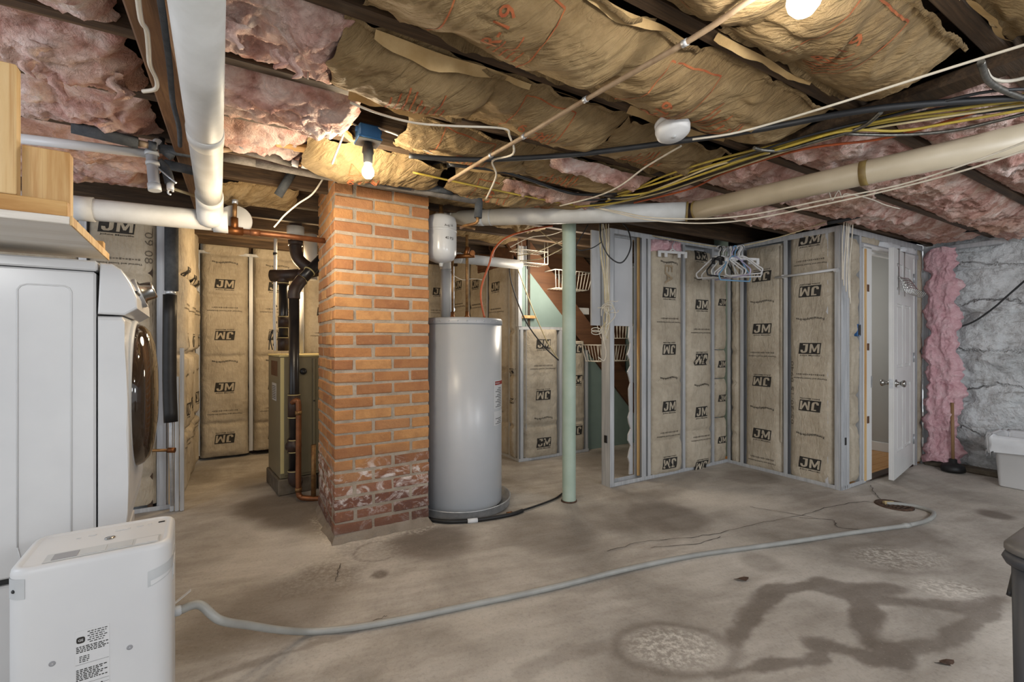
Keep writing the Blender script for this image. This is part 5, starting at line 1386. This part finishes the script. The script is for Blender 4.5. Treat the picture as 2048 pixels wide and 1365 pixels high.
# copper run with valve, and copper trap
t = pipe('copper_pipe', 'copper water pipe with brass tee running left of the brick column', [
    ('tube', Yp([(444, 459, 2.7), (560, 471, 2.86), (650, 482, 3.0)]), .017, 'copper', 0, 14), ('tee', Yp([(452, 460, 2.71), (486, 464, 2.76)]), .026, 'brass', 0, 14), ('tee_neck', Yp([(469, 462, 2.735), (469, 436, 2.735)]), .020, 'brass', 0, 14),
    ('stem', Yp([(469, 440, 2.735), (470, 404, 2.735)]), .012, 'copper_old', 0, 12), ('cap', Yp([(470, 408, 2.735), (470, 400, 2.735)]), .016, 'steel', 0, 12), ('collar', Yp([(500, 465, 2.77), (520, 467, 2.80)]), .020, 'copper', 0, 14)])
pipe('copper_pipe', 'old copper trap pipe looping down beside the black furnace pipe', [
    ('tube', Yp([(585, 806, 3.44), (592, 802, 3.42), (597, 812, 3.42), (597, 900, 3.42), (597, 980, 3.42), (601, 994, 3.42), (612, 997, 3.43), (640, 998, 3.46)]), .020, 'copper', 5, 14),
    ('collar', Yp([(597, 822, 3.42), (597, 830, 3.42)]), .024, 'copper_old', 0, 14), ('collar', Yp([(597, 976, 3.42), (597, 984, 3.42)]), .024, 'copper_old', 0, 14), ('riser', Yp([(627, 997, 3.45), (627, 890, 3.45)]), .018, 'copper_old', 0, 12)])
# black furnace stacks
t = pipe('furnace_stack', 'tall black drain stack standing in front of the furnace cabinet', [
    ('pipe', Yp([(588, 958, 3.47), (588, 596, 3.47)]), .036, 'abs', 0, 24), ('fitting', Yp([(588, 836, 3.47), (588, 788, 3.47)]), .043, 'iron', 0, 24), ('fitting', Yp([(587, 905, 3.47), (587, 878, 3.47)]), .043, 'iron', 0, 24),
    ('fitting', Yp([(574, 893, 3.46), (600, 893, 3.46)]), .030, 'iron', 0, 18), ('trap', Yp([(588, 940, 3.47), (589, 962, 3.47), (600, 966, 3.5)]), .043, 'iron', 4, 24),
    ('elbow', Yp([(588, 598, 3.47), (589, 582, 3.47), (597, 568, 3.5), (605, 558, 3.52)]), .044, 'iron', 5, 24), ('slant_pipe', Yp([(600, 564, 3.51), (632, 530, 3.62), (665, 495, 3.74)]), .040, 'abs', 0, 24)])
for y in (597, 790, 835, 880, 904, 942): 
    p = at(588, y, 3.47); MB().tube([p - ZX * .003, p + ZX * .003], .0385 if y == 597 else .0445, 24).build('joint_ring', M['furnace_edge'], t)
for (x, y, q) in ((604, 560, 3.52), (619, 543, 3.57)):
    p = at(x, y, q); e = (at(632, 530, 3.62) - at(600, 564, 3.51)).normalized(); MB().tube([p - e * .003, p + e * .003], .0455, 24).build('joint_ring', M['furnace_edge'], t)
t = pipe('furnace_stack', 'brown tee stack rising from the furnace top to the ceiling', [
    ('pipe', Yp([(567, 702, 3.80), (567, 560, 3.80)]), .036, 'abs', 0, 24), ('fitting', Yp([(567, 702, 3.80), (567, 674, 3.80)]), .044, 'iron', 0, 24), ('fitting', Yp([(567, 655, 3.80), (567, 632, 3.80)]), .041, 'iron', 0, 24),
    ('tee', Yp([(543, 552, 3.80), (600, 550, 3.80)]), .050, 'iron', 0, 24), ('tee', Yp([(567, 570, 3.80), (567, 550, 3.80)]), .044, 'iron', 0, 24), ('branch', Yp([(596, 550, 3.80), (622, 545, 3.80), (660, 535, 3.85)]), .046, 'iron', 4, 24),
    ('upper_bend', Yp([(591, 470, 3.78), (591, 497, 3.78), (598, 520, 3.78), (620, 538, 3.80)]), .048, 'iron', 6, 24), ('collar', Yp([(591, 480, 3.78), (591, 492, 3.78)]), .056, 'iron', 0, 24), ('white_collar', Yp([(591, 474, 3.78), (591, 454, 3.78)]), .066, 'pvc', 0, 28),
    ('riser', Yp([(591, 458, 3.78), (591, 400, 3.78)]), .050, 'iron', 0, 24)])
for y in (567, 634, 656, 676): 
    p = at(567, y, 3.80); MB().tube([p - ZX * .003, p + ZX * .003], .0445, 24).build('joint_ring', M['furnace_edge'], t)
pipe('duct', 'white vent duct hanging behind the brown furnace stack', [('pipe', Yp([(621, 470, 4.0), (621, 560, 4.0)]), .055, 'white_plastic', 0, 24), ('lower_pipe', Yp([(603, 585, 4.02), (603, 735, 4.02)]), .016, 'white_plastic', 0, 14)])
t = pipe('condensate_tube', 'slim white tube strapped to the furnace stack', [('tube', Yp([(551, 478, 3.85), (550, 570, 3.84), (549, 640, 3.82), (551, 702, 3.82)]), .013, 'white_plastic', 4, 12)])
for y in (508, 548, 612, 645, 690): MB().tube(ring(at(550, y, 3.835), ZX, 0, .02), .016, 12).build('strap', M['black'], t)
b = MB(); b.tube(Yp([(545, 700, 3.8), (541, 680, 3.78), (546, 660, 3.79), (540, 672, 3.8), (538, 700, 3.8)]), .004, 6, smooth=5); b.build('wire', M['black_cable'], t)
# foam riser on the left stud corner
t = pipe('insulated_riser', 'thick dark foam covered riser standing at the left stud corner', [
    ('foam_sleeve', Yp([(343, 440, 3.16), (343, 582, 3.16)]), .040, 'foam', 0, 18), ('foam_sleeve', Yp([(340, 590, 3.14), (339, 760, 3.14), (342, 845, 3.13)]), .040, 'black', 3, 18),
    ('pipe', Yp([(342, 430, 3.16), (342, 900, 3.16), (345, 1012, 3.16)]), .012, 'steel', 0, 12), ('clamp', Yp([(342, 581, 3.16), (341, 591, 3.15)]), .030, 'steel', 0, 18)])
pipe('copper_pipe', 'thin brown pipe crossing to the left stud corner near the floor', [('tube', Yp([(230, 903, 3.0), (346, 901, 3.12)]), .010, 'copper_old', 0, 10), ('valve', Yp([(336, 901, 3.11), (350, 901, 3.12)]), .018, 'brass', 0, 12)])
# galvanised strips beside the corner
stp = thing('stud_stack', W(-.41, 4.0, 0), 'loose steel studs standing upright under the dark foam riser', 'steel studs')
for i in range(3):
    f_ = Frame(W(-.425 + i * .03, 3.985 - i * .012), AX, ZX, -BX)
    MB().box(f_, 0, .024, .004, 2.0 if i == 0 else .75 + .2 * i, -.03, 0, ch=.002).box(f_, .008, .013, .004, 2.0 if i == 0 else .75 + .2 * i, 0, .003).build('stud', M['galv'], stp)
# tan tube
GL = [(1560, -36), (1500, 0), (1380, 80), (1170, 200), (1050, 272), (980, 312), (898, 362)]
t = pipe('gas_line', 'thin tan tube strapped diagonally across the kraft ceiling', [('tube', Z(GL, 2.03), .0085, 'tan_line', 4, 10)])
for x, y in ((1370, 86), (1171, 199), (1048, 273), (982, 311)):
    p = atz(x, y, 2.03); e = (atz(1170, 200, 2.03) - atz(1380, 80, 2.03)).normalized(); MB().tube([p - e * .008, p + e * .008], .0105, 10).build('strap', M['steel'], t)

# ================================================================== CABLES
def cable(label, pts, r, mt_, name='cable', sm=6, seg=8, cat='cable', group=None, tie=None):
    c = sum(pts, Vector()) / len(pts)
    o = MB().tube(pts, r, seg, smooth=sm).build(name, M[mt_]); tag(o, label, cat, group); return o
rr = random.Random(11)
cable('white stapled cable on the old wooden beam at upper left', Z([(274, -20), (282, 40), (293, 60), (297, 95), (300, 130), (313, 160), (311, 178), (286, 183)], 1.985), .006, 'white_cable')
cable('dark grey armoured cable along the old wooden beam', Z([(318, -20), (330, 60), (340, 140), (346, 205), (358, 255), (360, 292)], 2.0), .008, 'foam')
pe = [(818, 312), (900, 318), (985, 319), (1150, 309), (1340, 285), (1500, 262), (1700, 225), (1850, 208), (2080, 193)]
cable('long black plastic pipe crossing under the ceiling past the smoke detector', Z(pe, 2.06), .012, 'black_cable', 'water_line', cat='pipe', seg=10)
cable('dark cable sagging right of the bulb towards the cable bundle', Z([(900, 330), (1000, 342), (1060, 360), (1150, 388), (1240, 386)], 2.08), .009, 'black_cable')
cable('cream cable stretched from the right edge to the smoke detector', Yp([(2080, 80, 1.28), (1900, 136, 1.42), (1640, 218, 1.66), (1480, 264, 1.82), (1385, 279, 1.9)]), .0045, 'white_cable')
cable('cream cable slanting below the smoke detector', Yp([(1362, 292, 2.05), (1290, 335, 2.3), (1240, 372, 2.5), (1190, 394, 2.7), (1120, 412, 2.9)]), .0045, 'white_cable')
cable('thin white cable kinked around the tan tube', Yp([(700, 205, 1.65), (760, 228, 1.7), (830, 246, 1.76), (905, 252, 1.8), (1005, 257, 1.85), (1019, 272, 1.9), (1026, 308, 2.0), (985, 322, 2.15), (992, 352, 2.3), (972, 398, 2.5)]), .0045, 'white_cable')
bund = [[(826, 345), (950, 372), (1100, 402), (1180, 412), (1240, 392), (1330, 352), (1430, 320), (1560, 288), (1700, 252), (1850, 214), (2080, 186)],
        [(1235, 388), (1310, 368), (1400, 338), (1530, 300), (1650, 268), (1800, 240), (1950, 222), (2080, 200)],
        [(1150, 414), (1240, 404), (1330, 374), (1450, 334), (1600, 284), (1780, 238), (2080, 196)],
        [(1242, 392), (1300, 384), (1400, 350), (1480, 322), (1580, 292), (1690, 262), (1800, 262), (1900, 246), (2080, 214)]]
for i, (l, lb) in enumerate(zip(bund, ('yellow cable arching from the bulb area into the right cable bundle', 'yellow cable running through the middle of the cable bundle', 'long yellow cable along the upper side of the cable bundle', 'yellow cable wavering along the lower side of the bundle'))):
    cable(lb, Z(l, 2.075 - .008 * i), .0055, 'yellow_cable', group='ceiling cable bundle')
blk = [([(1205, 412), (1330, 382), (1450, 342), (1600, 292), (1750, 250), (1900, 214), (2080, 207)], 'black cable on the lower edge of the cable bundle'),
       ([(1180, 408), (1300, 392), (1420, 346), (1560, 300), (1680, 268), (1800, 246), (2080, 212)], 'black cable twisted through the yellow cables'),
       ([(1160, 402), (1290, 388), (1440, 330), (1600, 276), (1780, 232), (1960, 186), (2080, 178)], 'black cable on the upper edge of the cable bundle')]
for i, (l, lb) in enumerate(blk): cable(lb, Z(l, 2.085 - .012 * i), .0055, 'black_cable', group='ceiling cable bundle')
for i, (l, lb) in enumerate((([(1190, 416), (1320, 386), (1440, 346), (1580, 300), (1720, 262), (1850, 240), (2080, 205)], 'grey white cable hidden inside the cable bundle'),
                             ([(1215, 398), (1260, 396), (1330, 372), (1430, 332), (1540, 306)], 'short cream cable curling out of the bundle'))):
    cable(lb, Z(l, 2.06), .005, 'cream_cable', group='ceiling cable bundle')
cable('orange cable along the lower edge of the cable bundle', Z([(1268, 406), (1380, 378), (1450, 346), (1600, 300), (1750, 280), (1850, 256), (1960, 222)], 2.07), .0055, 'orange_cable', group='ceiling cable bundle')
cable('steel armoured cable rising out of the bundle near the joist', Z([(1508, 296), (1530, 301), (1570, 300), (1640, 280), (1720, 256), (1762, 224)], 2.05), .008, 'armor')
cable('steel armoured cable sagging above the beige waste pipe', Z([(1690, 268), (1800, 270), (1900, 262), (1980, 245), (2080, 220)], 2.05), .007, 'armor')
cable('bright armoured cable bending down at the top right corner', Z([(1962, 124), (1972, 155), (1990, 172), (2020, 186), (2080, 210)], 2.06), .010, 'armor')
cable('white cable looped beside the armoured cable at top right', Z([(1972, 140), (1985, 158), (2020, 162), (2080, 148)], 2.08), .006, 'white_cable')
for off, lb in ((0, 'upper of two white cables draped below the beige waste pipe'), (9, 'lower of two white cables draped below the beige waste pipe')):
    cable(lb, Yp([(1185, 414, 3.0), (1240, 424 + off * .4, 2.9), (1300, 435 + off * .6, 2.75), (1400, 438 + off, 2.6), (1500, 430 + off, 2.45), (1640, 402 + off, 2.2), (1800, 370 + off * .6, 1.95), (1950, 322 + off * 1.4, 1.74), (2080, 272 + off * 2, 1.6)]), .004, 'white_cable')
cable('white cable curling in loops under the beige waste pipe', Yp([(1652, 345, 2.6), (1655, 372, 2.6), (1664, 400, 2.6), (1672, 388, 2.6), (1678, 382, 2.6), (1684, 396, 2.6), (1692, 388, 2.6), (1740, 398, 2.65), (1770, 410, 2.7), (1800, 418, 2.75)]), .003, 'white_cable')
cable('black conduit crossing the joists above the corner stud', Yp([(1655, 446, 3.5), (1700, 437, 3.4), (1795, 411, 3.25)]), .016, 'black_cable', 'conduit', 3, 12, 'pipe')
cable('black cable running above the stone wall top', Yp([(1790, 468, 4.2), (1850, 470, 4.2), (1950, 462, 3.9), (2080, 452, 3.5)]), .008, 'black_cable')
cable('black cable swooping along the whitewashed stone wall', Yp([(1903, 659, 4.30), (1945, 645, 4.20), (1985, 618, 4.08), (2015, 592, 3.99), (2080, 535, 3.8)]), .0075, 'black_cable')
cable('white cord hanging from the joist at the top of the pink batts', Yp([(668, -10, 1.25), (650, 40, 1.4), (630, 90, 1.5), (618, 132, 1.55), (616, 158, 1.55)]), .003, 'white_cable', 'cord', cat='cord')
cable('white wire looping down left of the brick column top', Yp([(646, 358, 2.6), (625, 388, 2.6), (596, 408, 2.62), (570, 430, 2.64), (556, 446, 2.65), (548, 455, 2.65)]), .005, 'white_cable')
cable('white cable bent from the blue box down to the foam pipes', Yp([(722, 258, 2.08), (705, 248, 2.06), (692, 258, 2.06), (681, 284, 2.08), (664, 328, 2.15)]), .005, 'white_cable')
cable('white cable stapled right of the blue box', Yp([(755, 256, 2.08), (790, 268, 2.1), (820, 282, 2.12), (850, 300, 2.18), (910, 322, 2.3)]), .0055, 'white_cable')
cable('orange cable rising in an arc from the water heater top', Yp([(969, 636, 3.34), (962, 600, 3.34), (964, 570, 3.34), (978, 530, 3.36), (988, 500, 3.38), (1012, 476, 3.45), (1060, 460, 3.6), (1105, 452, 3.7)]), .0075, 'orange_cable')
cable('second orange strand beside the orange heater cable', Yp([(985, 515, 3.39), (992, 494, 3.42), (1020, 472, 3.5), (1075, 455, 3.66)]), .006, 'orange_cable')
for i, (l, lb) in enumerate((([(1018, 528, 4.3), (1024, 570, 4.3), (1050, 640, 4.35), (1085, 690, 4.4), (1117, 721, 4.45)], 'black cable slanting across the green drywall under the stairs'),)):
    cable(lb, Yp(l), .006, 'black_cable')
cable('cream cable slanting beside the black cable under the stairs', Yp([(1030, 522, 4.3), (1045, 565, 4.3), (1070, 630, 4.35), (1095, 685, 4.4), (1116, 718, 4.45)]), .005, 'cream_cable')
for i, (l, lb) in enumerate((([(1020, 495, 4.0), (1060, 475, 4.0), (1100, 470, 4.0), (1130, 460, 3.9)], 'thin grey cable hung highest above the wire rack'), ([(1035, 512, 4.0), (1070, 505, 4.0), (1110, 488, 3.9), (1128, 480, 3.85)], 'cream cable drooping across the wire rack'),
                             ([(1040, 522, 4.0), (1080, 518, 4.0), (1112, 504, 3.9), (1130, 494, 3.85)], 'lowest cream cable drooping below the wire rack'), ([(1080, 462, 3.9), (1100, 478, 3.9), (1128, 494, 3.85)], 'thin cable crossing down behind the green post'))):
    cable(lb, Yp(l), .004, 'cream_cable' if i else 'white_cable')
cable('thin grey wire looped between the copper heater risers', Yp([(908, 552, 3.42), (925, 560, 3.42), (945, 558, 3.42), (964, 560, 3.345)]), .003, 'white_cable')
# drain line of the pan
t = pipe('pan_drain_line', 'black drain tube lying from the heater pan to the green post', [('tube', [fl(858, 1040, .014), fl(900, 1044, .014), fl(960, 1040, .014), fl(1020, 1030, .014), fl(1045, 1022, .014)], .0135, 'black', 5, 12),
    ('thin_tube', [fl(1040, 1023, .014), fl(1080, 1010, .012), fl(1110, 998, .012), fl(1124, 988, .012)], .007, 'black', 5, 10), ('tag', [fl(935, 1043, .014), fl(955, 1041, .014)], .0155, 'liner', 0, 12), ('fitting', [fl(1014, 1030, .014), fl(1024, 1028, .014)], .016, 'brass', 0, 10)])
# ---- the tied white cables on the end stud
t = thing('cable_hank', at(1212, 600, 3.66), 'tied hank of white cables hanging on the end stud', 'cable')
for i in range(6):
    x = 1200 + i * 4
    MB().tube(Yp([(x + rr.uniform(-6, 6), 448, 3.62), (x + rr.uniform(-3, 3), 500, 3.64), (1208 + i * 1.5, 560, 3.65), (1210 + i * 1.6, 605, 3.65), (1206 + rr.uniform(0, 14), 640, 3.64), (1204 + rr.uniform(-4, 14), 650 + rr.uniform(0, 40), 3.64)]), .004, 6, smooth=5).build('strand', M['white_cable'] if i % 2 else M['cream_cable'], t)
MB().tube(Yp([(1204, 618, 3.63), (1216, 610, 3.61), (1226, 616, 3.63), (1214, 622, 3.66), (1206, 612, 3.65), (1222, 606, 3.63), (1230, 632, 3.64), (1210, 654, 3.63)]), .004, 6, smooth=6).build('tie', M['white_cable'], t)
cc = at(1193, 668, 3.62)
MB().tube([cc + Vector((.040 * math.cos(a), .01 * math.sin(a), .022 * math.sin(a) + .0015 * i)) for i, a in enumerate([j * .45 for j in range(30)])], .004, 6).build('coil', M['white_cable'], t)
MB().tube(Yp([(1205, 652, 3.64), (1207, 680, 3.62), (1212, 705, 3.62), (1208, 722, 3.62), (1196, 714, 3.62)]), .004, 6, smooth=6).build('tail', M['white_cable'], t)
for i in range(7):
    a = rr.uniform(0, 6.28); p = at(1213 + rr.uniform(-6, 8), 612 + rr.uniform(-10, 18), 3.62)
    MB().tube([p, p + Vector((.05 * math.cos(a), -.02, .03 * math.sin(a))), p + Vector((.07 * math.cos(a + .6), -.01, .07 * math.sin(a + .6) - .02))], .003, 6, smooth=4).build('loose_end', M['white_cable'], t)
cable('black cable hanging in a round loop over the end stud', Yp([(1200, 446, 3.5), (1202, 480, 3.5), (1214, 508, 3.5), (1232, 524, 3.5), (1246, 524, 3.5), (1258, 506, 3.5), (1262, 485, 3.52), (1256, 460, 3.55), (1246, 448, 3.6)]), .0055, 'black_cable')
cable('thin black cable arcing between the green post and the end stud', Yp([(1176, 450, 3.5), (1160, 478, 3.5), (1152, 494, 3.5), (1160, 501, 3.5), (1185, 496, 3.5), (1204, 484, 3.5)]), .004, 'black_cable')
for i in range(5):
    x = 1683 + i * 4.2
    cable('white cable hanging down the corner stud, %s from the left' % ('first', 'second', 'third', 'fourth', 'fifth')[i], Yp([(x + 6, 440, 3.58), (x + 3 + rr.uniform(-2, 2), 475, 3.58), (x + rr.uniform(-1, 2), 530, 3.60), (x + rr.uniform(0, 3), 560 + i * 12, 3.61)]), .0045, 'white_cable', group='white cables on the corner stud')

# ================================================================== SMALL THINGS
def outlet(p, d, label, s=1.0, vert=True):
    d = Vector(d).normalized(); u = ZX.cross(d).normalized(); f_ = Frame(p, u, ZX, d)
    t = thing('junction_box', p, label, 'electrical box')
    b = MB(); b.box(f_, -.028 * s, .028 * s, -.05 * s, .05 * s, -.06, 0, ch=.004); b.build('box_body', M['blue_box'], t)
    b = MB(); b.box(f_, -.022 * s, .022 * s, -.043 * s, .043 * s, 0, .002); b.build('box_face', M['dark_plastic'], t)
    for z in (-.04, .04): MB().lathe(f_.P(0, z * s * 1.1, .001), [(.005, 0), (.004, .002), (0, .003)], 8, axis=d).build('screw', M['steel'], t)
    return t
outlet(at(377, 646, 4.55), -BX + AX * .6, 'blue electrical box with a white cable on the back left wall', 1.0)
cable('white cable arching above the blue box on the back left wall', Yp([(378, 625, 4.55), (370, 590, 4.55), (371, 570, 4.55), (380, 565, 4.55), (386, 585, 4.55), (389, 640, 4.55)]), .005, 'white_cable')
outlet(W(4.40, 1.80, 1.29), -BX, 'blue electrical box beside the narrow batt left of the white door', 1.0)
tb = MB().box(fd, 5.42, 5.66, 2.14, 2.17, -.02, .03, ch=.004).build('shim_block', M['blue_box']); tag(tb, 'flat blue plastic box above the door corner by the stone wall', 'box')
# clothes line, hangers
p0, p1, pc = at(1296, 470, 4.0), at(1652, 444, 3.62), at(1462, 494, 3.92)
cable('cream cord strung across the corner holding the clothes hangers', [p0, at(1370, 484, 3.98), pc, at(1560, 474, 3.8), p1], .004, 'cream_cable', 'clothes_line', cat='cord')
def hanger(x, y, Y, az, mt_, label, width=.40, hgt=.17, clips=0, tilt=0.0):
    top = at(x, y, Y); u = Vector((math.cos(az), math.sin(az), 0)); n = Vector((-u.y, u.x, 0))
    P = lambda a, z: top + u * a + ZX * z + n * (tilt * z)
    t = thing('clothes_hanger', top - ZX * .1, label, 'hanger', 'clothes hangers on the cord')
    hk = [P(.018 * math.sin(a) - .002, -.018 + .020 * math.cos(a)) for a in [2.6 - .5 * i for i in range(9)]] 
    MB().tube([P(0, -.085), P(0, -.045)] + [P(-.0 + .02 * math.sin(a), -.012 + .02 * math.cos(a)) for a in [2.4 - i * .45 for i in range(10)]], .004 if clips else .005, 6, smooth=2).build('hook', M['steel' if clips else mt_], t)
    if clips:
        MB().box(Frame(top, u, ZX, n), -width / 2, width / 2, -.12, -.098, -.004, .004, ch=.002).tube([P(-.03, -.10), P(0, -.08), P(.03, -.10)], .008, 6).build('bar', M[mt_], t)
        for s in (-1, -.5, .5, 1): MB().box(Frame(top, u, ZX, n), s * width / 2 - .014, s * width / 2 + .014, -.155, -.10, -.008, .008, ch=.003).build('clip', M[mt_], t)
    else:
        w2 = width / 2
        sh_ = [P(0, -.08), P(.05, -.092), P(w2 - .03, -.08 - hgt * .62), P(w2, -.08 - hgt * .8), P(w2 - .01, -.08 - hgt), P(w2 - .04, -.085 - hgt), P(-w2 + .04, -.085 - hgt), P(-w2 + .01, -.08 - hgt), P(-w2, -.08 - hgt * .8), P(-w2 + .03, -.08 - hgt * .62), P(-.05, -.092), P(0, -.08)]
        MB().tube(sh_, .006, 8, smooth=4).build('frame', M[mt_], t)
        for s in (-1, 1): MB().tube([P(s * w2 * .55, -.08 - hgt * .40), P(s * w2 * .55, -.08 - hgt * .28), P(s * (w2 * .55 + .02), -.08 - hgt * .26)], .004, 6).build('notch', M[mt_], t)
    return t
aA = math.atan2(AX.y, AX.x); aB = math.atan2(-BX.y, -BX.x)
hanger(1438, 494, 3.90, aB + .5, 'white_plastic', 'white plastic hanger hanging foremost left in the hanger cluster', .36)
hanger(1446, 495, 3.92, aB + .15, 'white_plastic', 'white plastic hanger second from the left in the cluster', .38)
hanger(1456, 495, 3.90, aA - .1, 'black', 'black clip hanger in the middle of the cluster', .34, clips=1)
hanger(1464, 495, 3.89, aB - .2, 'lilac', 'pale lilac plastic hanger in the cluster', .38)
hanger(1470, 494, 3.87, .35, 'blue_plastic', 'blue plastic hanger hanging lowest in front of the cluster', .34, .20)
hanger(1476, 494, 3.89, aB + .9, 'white_plastic', 'white plastic hanger turned edge on right of the blue one', .38)
hanger(1484, 492, 3.88, .2, 'white_plastic', 'white clip hanger hanging furthest right in the cluster', .30, clips=1)
hanger(1450, 495, 3.94, .6, 'pvc', 'off white hanger hanging behind the black clip hanger', .40)
hanger(1345, 480, 4.02, .25, 'white_plastic', 'white clip hanger alone left of the cluster on the cord', .26, clips=1)
hanger(1441, 495, 3.86, .55, 'black', 'black plain hanger tucked behind the blue hanger', .36, .16)
hanger(1479, 494, 3.86, aB + .45, 'white_plastic', 'white hanger overlapping the right end of the blue hanger', .34, .15)
hanger(1461, 495, 3.85, .9, 'pvc', 'off white hanger turned steeply in front of the black clip hanger', .34, .16)
# closet rod on the right partition
rd = thing('closet_rod', fs.P(-2.06, 1.77, .03), 'white closet rod fixed across the right partition batts', 'rod')
MB().tube([fs.P(-2.33, 1.765, .03), fs.P(-1.83, 1.775, .03)], .010, 12).build('rod', M['white_plastic'], rd)
for u in (-2.26, -1.85): MB().lathe(fs.P(u, 1.77, .004), [(.022, 0), (.022, .008), (.014, .012), (.014, .034)], 16, axis=-AX).build('bracket', M['white_plastic'], rd)
# over-door rack
rk = thing('door_rack', fdoor.P(.3, 1.7, .03), 'white wire over the door rack hanging on the white door', 'rack')
for u in (.17, .40):
    MB().box(fdoor, u, u + .02, 1.60, 2.0, .002, .005).box(fdoor, u, u + .02, 1.995, 2.0, -.04, .005).build('strap', M['chrome'], rk)
for i in range(5): MB().tube([fdoor.P(.12, 1.74 - i * .022, .02 + .012 * i), fdoor.P(.4, 1.755 - i * .022, .03 + .012 * i), fdoor.P(.66, 1.74 - i * .022, .02 + .012 * i)], .004, 6, smooth=4).build('rail', M['chrome'], rk)
for i in range(7):
    u = .14 + i * .075
    MB().tube([fdoor.P(u, 1.76, .006), fdoor.P(u + .01, 1.70, .03), fdoor.P(u + .02, 1.62, .05), fdoor.P(u + .03, 1.60, .09), fdoor.P(u + .03, 1.64, .12)], .0035, 6, smooth=4).build('hook', M['chrome'], rk)
# wire baskets on the stairs
def basket(o, u, w_, d_, h_, nx, label, name='wire_basket', r=.0042, flare=.03):
    """open tray: rim, bottom grid and splayed side wires"""
    u = Vector(u).normalized(); v = Vector((-u.y, u.x, 0)); o = Vector(o)
    t = thing(name, o, label, 'basket', 'wire baskets on the stairs')
    P = lambda a, b, z: o + u * a + v * b + ZX * z
    f = flare
    MB().tube([P(-f, -f, h_), P(w_ + f, -f, h_), P(w_ + f, d_ + f, h_), P(-f, d_ + f, h_), P(-f, -f, h_)], r * 1.3, 6).build('rim', M['wire_white'], t)
    MB().tube([P(0, 0, 0), P(w_, 0, 0), P(w_, d_, 0), P(0, d_, 0), P(0, 0, 0)], r, 6).build('base_frame', M['wire_white'], t)
    for i in range(nx + 1):
        x = w_ * i / nx; MB().tube([P(x * (1 + 2 * f / w_) - f, -f, h_), P(x, 0, 0), P(x, d_, 0), P(x * (1 + 2 * f / w_) - f, d_ + f, h_)], r * .8, 6).build('wire', M['wire_white'], t)
    MB().tube([P(0, d_ * .5, 0), P(w_, d_ * .5, 0)], r * .8, 6).build('cross_wire', M['wire_white'], t)
    return t
stw = AX
basket(at(1112, 576, 4.62) , stw, .42, .22, .18, 11, 'white wire basket hanging behind the green post')
basket(at(1228, 677, 4.75), stw, .36, .2, .15, 9, 'upper white wire basket seen between the studs')
basket(at(1197, 724, 4.7), stw, .44, .2, .17, 12, 'lower white wire basket seen between the studs')
rkq = thing('wire_rack', at(1036, 524, 4.3), 'white two tier wire rack hung below the ceiling by the heater', 'rack')
o_ = at(1036, 523, 4.3)
for z in (0, .12): 
    P = lambda a, b, zz: o_ + AX * a + BX * b + ZX * zz
    MB().tube([P(0, 0, z), P(.34, 0, z), P(.34, .16, z), P(0, .16, z), P(0, 0, z)], .004, 6).build('shelf_frame', M['wire_white'], rkq)
    for i in range(12): MB().tube([P(.34 * i / 11, 0, z), P(.34 * i / 11, .16, z)], .0022, 5).build('wire', M['wire_white'], rkq)
for a in (0, .04, .30, .34): MB().tube([P(a, 0, 0), P(a, 0, .22)], .004, 6).build('upright', M['wire_white'], rkq)
MB().tube([P(0, 0, .22), P(.34, 0, .22)], .004, 6).build('top_wire', M['wire_white'], rkq)
